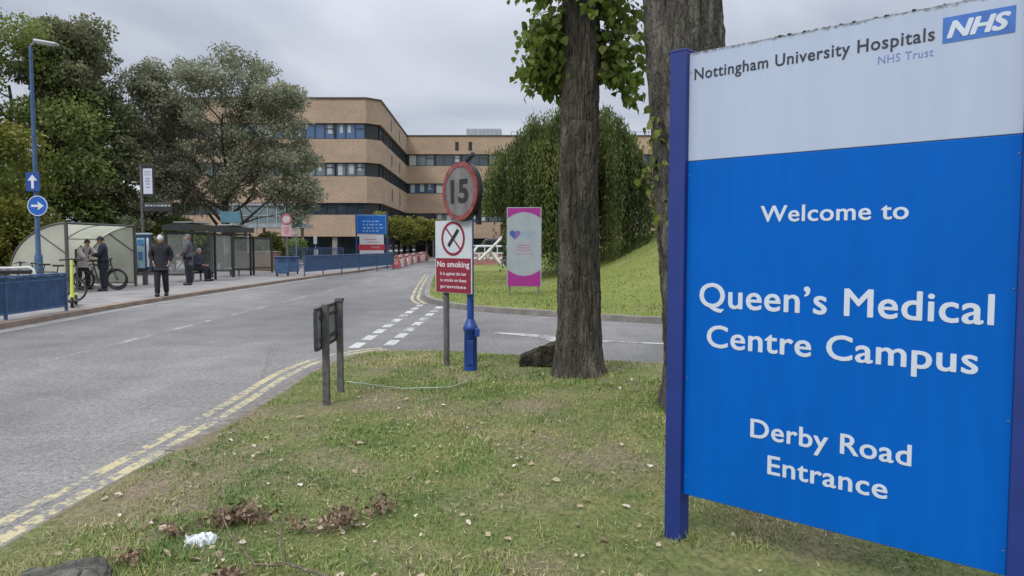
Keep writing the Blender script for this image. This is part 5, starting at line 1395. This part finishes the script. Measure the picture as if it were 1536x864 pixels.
# ---------------------------------------------------------------- people
def skin_mesh(name, joints, edges, root, sub=1):
    me = bpy.data.meshes.new(name); me.from_pydata([j[0] for j in joints], edges, [])
    o = bpy.data.objects.new(name, me); COL.objects.link(o)
    m = o.modifiers.new('skin', 'SKIN'); m.use_smooth_shade = True; m.branch_smoothing = .6
    for i, j in enumerate(joints):
        r = j[1]; me.skin_vertices[0].data[i].radius = r if isinstance(r, tuple) else (r, r)
        me.skin_vertices[0].data[i].use_root = (i == root)
    s = o.modifiers.new('sub', 'SUBSURF'); s.levels = sub; s.render_levels = sub
    bpy.context.view_layer.update()
    res = bpy.data.meshes.new_from_object(o.evaluated_get(_deps())); bpy.data.objects.remove(o); bpy.data.meshes.remove(me)
    res.shade_smooth(); return res
M_SKIN = paint('skin', (.42,.24,.17), .55, dirt=.1)
def person(loc, rz, label, J, coat, trousers, hair, shoes=(.02,.02,.02), coat_len=.12, hat=None, bag=None, group=None, head_pitch=0.0, scale=1.0, coat_dirt=.15):
    """J: joint positions in the figure's frame, facing -y, feet near z=0"""
    t = thing('person', label, 'person', loc, rz, group); t.scale = (scale,)*3
    V = lambda k: Vector(J[k])
    hip, chest, neck, head = V('hip'), V('chest'), V('neck'), V('head')
    joints = [(hip, (.125,.105)), (hip.lerp(chest,.5), (.125,.095)), (chest, (.155,.11)), (neck-Vector((0,0,.04)), (.06,.06)), (neck+(head-neck)*.45, (.055,.055))]
    edges = [(0,1),(1,2),(2,3),(3,4)]
    def chain(par, pts_):
        p = par
        for q, r in pts_:
            joints.append((q, r)); edges.append((p, len(joints)-1)); p = len(joints)-1
        return p
    for s_, S_ in ((-1,'L'),(1,'R')):
        sh, el, wr = V('sh'+S_), V('el'+S_), V('wr'+S_)
        w = chain(2, [(sh,.062),(sh.lerp(el,.5),.05),(el,.042),(el.lerp(wr,.5),.04),(wr,.027)])
        d = (wr-el).normalized(); sd = d.orthogonal(); 
        sd = (d.cross(Vector((0,0,1)))if abs(d.z) < .9 else d.cross(Vector((0,1,0)))).normalized()
        palm = wr+d*.075; pi_ = chain(w, [(palm,(.034,.018))])
        for k, off in enumerate((-.03,-.01,.01,.03)):
            ln = (.062,.072,.068,.052)[k]; a = palm+sd*off+d*.025; cu = Vector((0,-.3,-.25))
            b = a+(d+cu*.35).normalized()*ln*.5; c = b+(d+cu*1.1).normalized()*ln*.5
            chain(pi_, [(a,.0095),(b,.009),(c,.0075)])
        chain(pi_, [(wr+d*.045+sd*-.04,.011),(wr+d*.085+sd*-.055,.009)])
        hp, kn, an = V('hp'+S_), V('kn'+S_), V('an'+S_)
        a = chain(0, [(hp,.088),(hp.lerp(kn,.5),.076),(kn,.056),(kn.lerp(an,.4),.055),(an,.038)])
        chain(a, [(V('toe'+S_),.035)])
    body = skin_mesh('body', joints, edges, 0, 1)
    # head with face, ears and nose joined to the body mesh
    mb = MB(); nseg, nr = 20, 14; Hm = Matrix.Translation(head) @ Matrix.Rotation(head_pitch, 4, 'X')
    vs = []
    for i in range(nr+1):
        ph = pi*i/nr
        for j in range(nseg):
            th = 2*pi*j/nseg; x = sin(ph)*cos(th)*.075; y = sin(ph)*sin(th)*.096; z = cos(ph)*.115
            if z < 0: x *= 1-.25*(-z/.115); y = y*(1-.12*(-z/.115))-.012*(-z/.115)
            if y < 0 and abs(x) < .02 and -.045 < z < .01: y -= .018*(1-abs(x)/.03)   # nose
            if y < 0 and .01 < z < .035 and .015 < abs(x) < .045: y += .008            # eye sockets
            vs.append((x, y, z))
    mb.add(vs, [(i*nseg+j, i*nseg+(j+1)%nseg, (i+1)*nseg+(j+1)%nseg, (i+1)*nseg+j) for i in range(nr) for j in range(nseg)], 0, Hm, True)
    for s_ in (-1,1): mb.lathe([(.004,-.03),(.014,-.01),(.016,.012),(.006,.03)], 8, M=Hm @ Matrix.Translation((s_*.076,.005,0)), mi=0)
    for s_ in (-1,1): mb.lathe([(.001,-.008),(.009,-.004),(.010,0),(.009,.004),(.001,.008)], 8, M=Hm @ Matrix.Translation((s_*.03,-.083,.02)), mi=1)
    mb.box((0,-.086,-.055), (.04,.012,.008), M=Hm, mi=2)
    hm = mb.mesh('head'); bm = bmesh.new(); bm.from_mesh(body); bm.from_mesh(hm); bm.to_mesh(body); bm.free(); 
    body.shade_smooth(); body.materials.clear()
    link_mesh('body', body, [M_SKIN, paint('eye', (.05,.04,.04), .3), paint('lip', (.3,.12,.1), .5)], t)
    # coat
    cj = [(hip-Vector((0,0,coat_len)), (.215,.18)), (hip, (.20,.17)), (hip.lerp(chest,.5), (.19,.16)), (chest, (.215,.17)), (neck-Vector((0,0,.06)), (.13,.12)), (neck+Vector((0,0,.035)), (.095,.09))]
    ce = [(0,1),(1,2),(2,3),(3,4),(4,5)]
    for S_ in 'LR':
        sh, el, wr = V('sh'+S_), V('el'+S_), V('wr'+S_); p = 3
        for q, r in ((sh,.105),(sh.lerp(el,.5),.09),(el,.082),(el.lerp(wr,.5),.072),(wr-(wr-el).normalized()*.01,.06)):
            cj.append((q, r)); ce.append((p, len(cj)-1)); p = len(cj)-1
    link_mesh('coat', skin_mesh('coat', cj, ce, 1, 2), paint('coat_%03d%03d' % (int(coat[0]*999), int(coat[2]*999)), coat, .85, dirt=coat_dirt, scale=14), t)
    tj = [(hip+Vector((0,0,.02)), (.145,.118))]; te = []
    for S_ in 'LR':
        hp, kn, an = V('hp'+S_), V('kn'+S_), V('an'+S_); p = 0
        for q, r in ((hp,.12),(hp.lerp(kn,.5),.105),(kn,.09),(kn.lerp(an,.5),.082),(an+Vector((0,0,-.02)),.078)):
            tj.append((q, r)); te.append((p, len(tj)-1)); p = len(tj)-1
    link_mesh('trousers', skin_mesh('trousers', tj, te, 0, 2), paint('trs_%03d' % int(trousers[2]*999), trousers, .85), t)
    for S_ in 'LR':
        an, toe = V('an'+S_), V('toe'+S_); d = (toe-an); d.z = 0; d.normalize()
        sj = [(an-d*.07+Vector((0,0,-.04)), .062),(an+d*.03+Vector((0,0,-.04)), (.066,.06)),(toe+d*.06+Vector((0,0,.01)), (.062,.052))]
        link_mesh('shoe', skin_mesh('shoe', sj, [(0,1),(1,2)], 1, 1), paint('shoe_leather', shoes, .5), t)
    # hair or hat
    mb = MB(); vs = []; nr2 = 9
    for i in range(nr2+1):
        ph = pi*.60*i/nr2
        for j in range(nseg):
            th = 2*pi*j/nseg; back = sin(th); lim = 1.0 if back > -.2 else .72
            p2 = ph*lim; nz = 1+.05*noise.noise(Vector((cos(th)*3, sin(th)*3, ph*4)))
            vs.append((sin(p2)*cos(th)*.085*nz, sin(p2)*sin(th)*.106*nz+.004, cos(p2)*.128*nz))
    mb.add(vs, [(i*nseg+j, i*nseg+(j+1)%nseg, (i+1)*nseg+(j+1)%nseg, (i+1)*nseg+j) for i in range(nr2) for j in range(nseg)], 0, Hm, True)
    if hat:
        mb.lathe([(.085,.045),(.118,.04),(.12,.05),(.085,.06)], 16, M=Hm @ Matrix.Translation((0,-.015,0)))
        mb.build('hat', paint('hat_dark', hat, .8), t)
    else: mb.build('hair', paint('hair_%03d' % int(hair[0]*999), hair, .8, dirt=.3, scale=30), t)
    if bag:
        mb = MB(); c = chest.lerp(hip, .35)+Vector((0,.20,0)); mb.box(c, (.28,.16,.42), bev=.05); 
        for s_ in (-1,1): mb.tube([c+Vector((s_*.09,-.05,.18)), V('sh'+('L' if s_ < 0 else 'R'))+Vector((-s_*.05,0,.085)), chest+Vector((s_*.10,-.145,.02)), hip.lerp(chest,.35)+Vector((s_*.13,-.12,0))], .02, 6)
        mb.build('backpack', paint('backpack', bag, .8), t)
    return t
STAND = dict(hip=(0,0,.93), chest=(0,0,1.32), neck=(0,.01,1.50), head=(0,-.01,1.64),
    shL=(-.19,0,1.43), elL=(-.24,.02,1.14), wrL=(-.22,-.10,.92), shR=(.19,0,1.43), elR=(.24,.02,1.14), wrR=(.22,-.10,.92),
    hpL=(-.09,0,.90), knL=(-.10,-.02,.49), anL=(-.10,.02,.09), toeL=(-.11,-.12,.035),
    hpR=(.09,0,.90), knR=(.10,-.02,.49), anR=(.10,.02,.09), toeR=(.11,-.12,.035))
def pose(**k): d = dict(STAND); d.update(k); return d
g = G(243,444.5,.105)
person((g.x, g.y, .1), R(20), 'white haired person in dark padded jacket walking on the pavement, hands in pockets',
    pose(head=(0,-.06,1.63), neck=(0,-.01,1.50), elL=(-.27,.07,1.16), wrL=(-.20,-.045,.99), elR=(.27,.07,1.16), wrR=(.20,-.045,.99),
         knL=(-.10,-.10,.50), anL=(-.10,-.14,.09), toeL=(-.11,-.28,.05), knR=(.10,.02,.49), anR=(.11,.14,.11), toeR=(.11,.01,.035)),
    (.014,.015,.02), (.012,.012,.014), (.55,.54,.53), coat_len=.17, head_pitch=R(22), scale=1.0)
D = 23.4; g = P(154,366,D)
person((g.x, D, .1), R(-70), 'person in dark cap and long navy coat standing side on before the cycle shelter',
    pose(head=(0,-.06,1.62), elL=(-.22,-.06,1.16), wrL=(-.13,-.28,1.12), elR=(.22,-.06,1.16), wrR=(.13,-.30,1.14)),
    (.012,.014,.034), (.010,.011,.018), (.03,.025,.02), coat_len=.28, hat=(.02,.02,.03), head_pitch=R(18), scale=1.0)
D = 24.15; g = P(124,366,D)
person((g.x, D, .1), R(62), 'person in pale jacket with dark hair leaning over a bicycle by the cycle shelter',
    pose(hip=(0,.12,.93), chest=(0,-.08,1.27), neck=(0,-.17,1.44), head=(0,-.25,1.56), shL=(-.19,-.12,1.38), elL=(-.25,-.30,1.18), wrL=(-.24,-.50,1.06), shR=(.19,-.12,1.38), elR=(.25,-.30,1.18), wrR=(.24,-.50,1.06),
         hpL=(-.09,.12,.90), knL=(-.13,.02,.50), hpR=(.09,.12,.90), knR=(.14,.0,.50), anL=(-.16,.06,.09), toeL=(-.17,-.08,.035), anR=(.17,.06,.09), toeR=(.18,-.08,.035)),
    (.46,.42,.42), (.014,.014,.018), (.035,.025,.02), bag=(.10,.07,.06), head_pitch=R(12), scale=.98)
D = 26.8; g = P(282,366,D)
person((g.x, D, .1), R(-78), 'tall person in grey patterned coat standing before the nearest bus shelter',
    pose(elL=(-.22,-.05,1.16), wrL=(-.12,-.26,1.08), elR=(.22,-.05,1.16), wrR=(.12,-.25,1.02)),
    (.10,.10,.115), (.012,.013,.02), (.16,.13,.11), coat_len=.30, scale=1.05, coat_dirt=.7)
person((-12.52, 29.75, .1), R(78), 'white haired person in dark coat seated inside the nearest bus shelter',
    pose(hip=(0,.16,.50), chest=(0,.12,.89), neck=(0,.12,1.07), head=(0,.08,1.21), shL=(-.19,.12,1.0), shR=(.19,.12,1.0), elL=(-.23,.08,.72), elR=(.23,.08,.72), wrL=(-.10,-.16,.66), wrR=(.10,-.16,.66),
         hpL=(-.09,.14,.48), hpR=(.09,.14,.48), knL=(-.11,-.30,.50), knR=(.11,-.30,.50), anL=(-.11,-.30,.09), anR=(.11,-.30,.09), toeL=(-.11,-.44,.035), toeR=(.11,-.44,.035)),
    (.03,.035,.05), (.012,.013,.02), (.5,.48,.46), coat_len=.02, scale=1.0)
# ---------------------------------------------------------------- debris on the verge
def rock(name, label, loc, dims, seed, m, rz=0, cat='rock', rough=.18):
    bm = bmesh.new(); bmesh.ops.create_icosphere(bm, subdivisions=5, radius=1)
    for v in bm.verts:
        c = v.co.copy(); n = noise.noise(c*1.3+Vector((seed,0,0)))*.35+noise.noise(c*3+Vector((0,seed,0)))*rough*.6+noise.noise(c*9+Vector((0,0,seed)))*.05
        c = c*(1+n); c = Vector((math.copysign(abs(c.x)**.8, c.x), math.copysign(abs(c.y)**.8, c.y), math.copysign(abs(c.z)**.75, c.z)))
        v.co = Vector((c.x*dims[0], c.y*dims[1], c.z*dims[2]))
    me = bpy.data.meshes.new(name); bm.to_mesh(me); bm.free(); me.shade_smooth()
    o = link_mesh(name, me, m); o.location = loc; o.rotation_euler = (0, 0, rz); return setp(o, label, cat)
M_ROCK = bark_mat('rock_grey', (.05,.05,.048), (.11,.108,.10), (.20,.19,.17), .8)
M_ROCKD = bark_mat('rock_dark', (.02,.02,.016), (.045,.042,.033), (.09,.085,.06), 1.0)
g = G(104,862,.1)
rock('rock', 'grey mottled rock lying in the bottom left corner of the grass', (g.x, g.y-.02, .035), (.21,.16,.11), 3, M_ROCK, .2)
# dark wedge shaped stone beside the thin trunk
def wedge():
    a = G(782,546,.08); D = a.y
    t = bpy.data.meshes.new('boulder'); bm = bmesh.new()
    Q = lambda px_, py_, dy: Vector((P(px_,py_,D).x-a.x, dy, P(px_,py_,D).z-.08))
    f = [Q(779,548,0),Q(779,538,0),Q(800,526,0),Q(822,516,0),Q(834,514,0),Q(856,513,0),Q(858,548,0)]
    n = len(f); vs = [bm.verts.new(p) for p in f]+[bm.verts.new(p+Vector((.03,.42,-.02))) for p in f]
    bm.faces.new(vs[:n]); bm.faces.new(list(reversed(vs[n:])))
    for i in range(n): bm.faces.new((vs[i], vs[i+n], vs[(i+1)%n+n], vs[(i+1)%n]))
    bmesh.ops.recalc_face_normals(bm, faces=bm.faces[:]); bmesh.ops.triangulate(bm, faces=bm.faces[:])
    bmesh.ops.subdivide_edges(bm, edges=bm.edges[:], cuts=5, use_grid_fill=True)
    for v in bm.verts:
        c = v.co*6; v.co += Vector((noise.noise(c+Vector((9,0,0))), noise.noise(c), noise.noise(c+Vector((0,5,0)))))*.035+Vector((0,0,noise.noise(c*3)*.012))
    bm.to_mesh(t); bm.free()
    o = link_mesh('boulder', t, M_ROCKD); o.location = (a.x, a.y, .07); setp(o, 'dark wedge shaped stone lying against the left side of the standing trunk', 'stone')
wedge()
M_PALE = leafmat('dry_leaf', [(.22,.15,.09), (.42,.34,.22), (.60,.54,.42), (.70,.66,.56)], 3, .1)
M_BROWN = leafmat('brown_leaf', [(.07,.042,.027), (.15,.098,.062), (.27,.185,.12), (.42,.34,.24)], 6, .1)
def leaf_shape(name, s, seed, curl=.25):
    rr = random.Random(seed); out_ = [(0,-.5),(-.28,-.25),(-.46,.0),(-.30,.30),(0,.55),(.30,.28),(.44,-.02),(.26,-.27)]
    vs = [(0,-.1,0.0),(0,.25,.0)]+[(x*(1+rr.uniform(-.15,.15)), y*(1+rr.uniform(-.1,.1)), curl*(abs(x)*1.1+rr.uniform(-.1,.25))) for x, y in out_]
    fs = [(0,2,3),(0,3,4),(0,4,1),(4,5,1),(5,6,1),(6,7,1),(1,7,0),(7,8,0),(8,9,0),(9,2,0)]
    me = bpy.data.meshes.new(name); me.from_pydata([(x*s, y*s, z*s) for x, y, z in vs], [], fs); me.shade_smooth()
    tint_attr(me, [rr.random()]*len(vs)); return me
lm = [leaf_shape('fallen_leaf', 1.0, i, .2+.1*(i % 3)) for i in range(7)]
for q in lm: q.materials.append(M_PALE)
lb = [leaf_shape('fallen_leaf', 1.0, 20+i, .4) for i in range(5)]
for q in lb: q.materials.append(M_BROWN)
rr = random.Random(12)
spots = [(585,488+112),(600,604),(640,601),(665,598),(540,655),(535,662),(660,661),(642,710),(695,645),(750,600),(765,664),(780,678),(740,752),(762,792),(835,706),(920,700),(932,658),(950,670),(975,690),(905,790),(215,776),(250,815),(290,822),(245,778),(205,812),(135,812),(345,600+45),(380,655),(530,655),(590,620),(612,628),(480,862),(690,856),(560,848),(820,858),(960,845),(1000,720),(1080,800),(1100,780),(1140,830),(880,735),(430,700),(415,640),(450,615),(690,598),(700,632),(620,660),(655,695),(715,620),(800,640),(840,620),(870,600),(900,580),(930,575),(960,600),(770,562),(740,570),(560,575),(610,590)]
spots += [(rr.uniform(60,1000), rr.uniform(560,862)) for _ in range(210)]
k = 0
for px_, py_ in spots:
    g = G(px_, py_, .12)
    if not inside(g.x, g.y, VERGE) or seg_dist(g.x, g.y, VW, False) < .08: continue
    br = rr.random() < (.22 if k < 50 else .45)
    o = bpy.data.objects.new('fallen_leaf', rr.choice(lb if br else lm)); COL.objects.link(o)
    s = rr.uniform(.022,.058)*(1 if k < 60 else .7); o.scale = (s, s*rr.uniform(.8,1.5), s)
    o.location = (g.x, g.y, verge_z(g.x, g.y)+.014+s*.05); o.rotation_euler = (rr.gauss(0,.35), rr.gauss(0,.35), rr.uniform(0, 6.28))
    if br: setp(o, 'small curled brown dead leaf lying on the grass verge', 'leaf', 'brown leaves scattered on the verge')
    else: setp(o, 'small pale dry leaf lying on the grass verge', 'leaf', 'pale leaves scattered on the verge')
    k += 1
# crumpled white paper
def paper():
    g = G(300,800,.1); bm = bmesh.new(); bmesh.ops.create_grid(bm, x_segments=26, y_segments=22, size=1)
    for v in bm.verts:
        c = v.co*2.3; x, y = v.co.x, v.co.y
        edge = 1+.25*noise.noise(Vector((math.atan2(y,x)*2, 3, 0)))
        z = .022+.05*abs(noise.noise(c*.8+Vector((4,0,0))))+.02*abs(noise.noise(c*2))-.025*(x*x+y*y)
        v.co = Vector((x*.078*edge+.02*noise.noise(c*1.5), y*.07*edge+.02*noise.noise(c*1.5+Vector((7,7,0))), z))
    me = bpy.data.meshes.new('paper_litter'); bm.to_mesh(me); bm.free()
    o = link_mesh('paper_litter', me, paint('paper_white', (.66,.68,.70), .7, dirt=.08)); o.location = (g.x, g.y, verge_z(g.x, g.y)+.0); o.rotation_euler = (R(12), R(4), .4); md = o.modifiers.new('thick', 'SOLIDIFY'); md.thickness = .002
    setp(o, 'crumpled white paper litter on the grass near the dead twigs', 'litter')
paper()
# dead branch with brown withered leaves
def dead_branch(label, pts_, r, clumps, seed, side=()):
    rr = random.Random(seed)
    g0 = G(*pts_[0][:2], .1); t = thing('dead_branch', label, 'branch', (g0.x, g0.y, .1), 0)
    def W(p):
        g = G(p[0], p[1], .1+(p[2] if len(p) > 2 else .02)) if len(p) < 4 else P(p[0], p[1], p[3]); return Vector((g.x-g0.x, g.y-g0.y, g.z-.1 if len(p) > 3 else verge_z(g.x, g.y)-.1+(p[2] if len(p) > 2 else .02)))
    wood = bark_mat('dead_wood_'+str(seed), (.14,.115,.085), (.24,.205,.155), (.36,.31,.24), 2.0)
    mb = MB(); q = [W(p) for p in pts_]; qq = []
    for a, b in zip(q[:-1], q[1:]):
        for i in range(4): qq.append(a.lerp(b, i/4)+Vector((rr.gauss(0,.003), rr.gauss(0,.003), rr.gauss(0,.003))))
    qq.append(q[-1]); mb.tube(qq, [r*(1-.6*i/len(qq)) for i in range(len(qq))], 7)
    for s_ in side:
        q = [W(p) for p in s_]; mb.tube(q, [r*.6*(1-.6*i/len(q)) for i in range(len(q))], 5)
    mb.build('twig', wood, t)
    C = []
    for px_, py_, n, sp in clumps:
        g = W((px_, py_, .02))
        for _ in range(int(n*2.6)): C.append((g.x+rr.gauss(0,sp)*rr.choice((.8,1,1.8)), g.y+rr.gauss(0,sp*.9), max(.0, g.z+abs(rr.gauss(0,.03)))))
    if C:
        C = np.array(C); n = len(C)
        d = rng.normal(size=(n,3)); 
        me = leaf_quads(C, rng.uniform(.02,.052,n), rng.uniform(0,1,n), 'withered_leaf', aspect=1.9)
        o = link_mesh('withered_leaves', me, M_BROWN, t)
dead_branch('bare forked dead branch lying in the bottom foreground of the grass', [(510,866,.03),(470,845,.04),(430,832,.05),(382,834,.06),(362,805,.07),(345,786,.09)], .009, [], 3,
    side=[[(425,832,.05),(419,800,.10),(424,775,.14),(430,742,.20)],[(345,786,.09),(335,765,.12),(333,745,.14)],[(424,775,.14),(405,768,.12),(398,760,.1)]])
dead_branch('tangle of brown withered leaves just right of the white paper', [(250,790,.02),(300,775,.03),(345,768,.04),(395,760,.04)], .004, [(340,770,70,.05),(365,762,50,.045),(385,770,22,.035),(262,790,18,.025)], 5,
    side=[[(345,768,.04),(370,740,.10),(380,728,.12)],[(330,770,.04),(320,745,.1)],[(360,765,.04),(352,742,.09)]])
dead_branch('brown withered leaf clumps strung along a twig in the middle foreground', [(430,778,.02),(470,782,.02),(500,780,.04),(540,770,.03),(575,758,.05)], .005, [(450,780,14,.03),(500,775,55,.045),(515,765,30,.035),(572,754,34,.035)], 6,
    side=[[(500,780,.04),(512,755,.09)],[(575,758,.05),(582,742,.09)]])
dead_branch('small heap of dark brown leaves at the bottom edge of the grass', [(335,862,.02),(350,858,.03),(362,862,.02)], .004, [(348,858,45,.03)], 7)
dead_branch('little orange brown leaf clump above the grey rock', [(185,835,.02),(195,828,.03),(205,824,.02)], .003, [(193,832,22,.025)], 8)
# pale cord on the grass
def cord():
    pts_ = [(519,567),(545,571),(575,575),(610,577),(640,578.5),(662,578),(684,574),(705,566)]
    q = []
    for a, b in zip(pts_[:-1], pts_[1:]):
        for i in range(6):
            px_ = a[0]+(b[0]-a[0])*i/6; py_ = a[1]+(b[1]-a[1])*i/6; g = G(px_, py_, .12); q.append((g.x, g.y, verge_z(g.x, g.y)+.035+.004*noise.noise(Vector((px_*.1,0,0)))))
    mb = MB(); mb.tube(q, .006, 6); o = mb.build('cord', paint('cord_pale', (.34,.42,.34), .6)); setp(o, 'thin pale green cord lying across the grass between the low posts and blue post', 'cord')
cord()
# taller tufts where the mower does not reach: round posts and trunks
def tufts():
    C = []; H = []; Wd = []; T = []
    spots = [(P(706,366,9.75).x, 9.75, .12, 130), (P(670,366,10.2).x, 10.2, .08, 90), (-1.86,7.4,.09,90), (-1.9,8.15,.09,90), (.84,8.75,.36,420), (P(1062,366,6.9).x, 6.9, .45, 400), (.88,3.9,.10,120), (1.98,2.9,.12,60),
             (G(104,862,.1).x, G(104,862,.1).y, .24, 260), (G(800,546,.1).x, 9.6, .3, 160)]
    for x, y, r, n in spots:
        for _ in range(n):
            a = random.uniform(0, 6.283); q = r*random.gauss(1, .22); px_, py_ = x+cos(a)*q, y+sin(a)*q
            if not inside(px_, py_, VERGE): continue
            C.append((px_, py_, verge_z(px_, py_)-.005)); H.append(max(.015, random.gauss(.05,.018))); Wd.append(random.uniform(.005,.01)); T.append(min(1, max(0, random.gauss(.4,.22))))
    n = len(C); me = blade_mesh('grass_tufts', np.array(C), np.array(H), np.array(Wd), rng.uniform(0, 2*pi, n), rng.uniform(.1,.8,n), np.array(T))
    setp(link_mesh('grass_tufts', me, M_BLADE), 'longer grass tufts left round posts, trunks and the rock', 'grass', kind='stuff')
tufts()
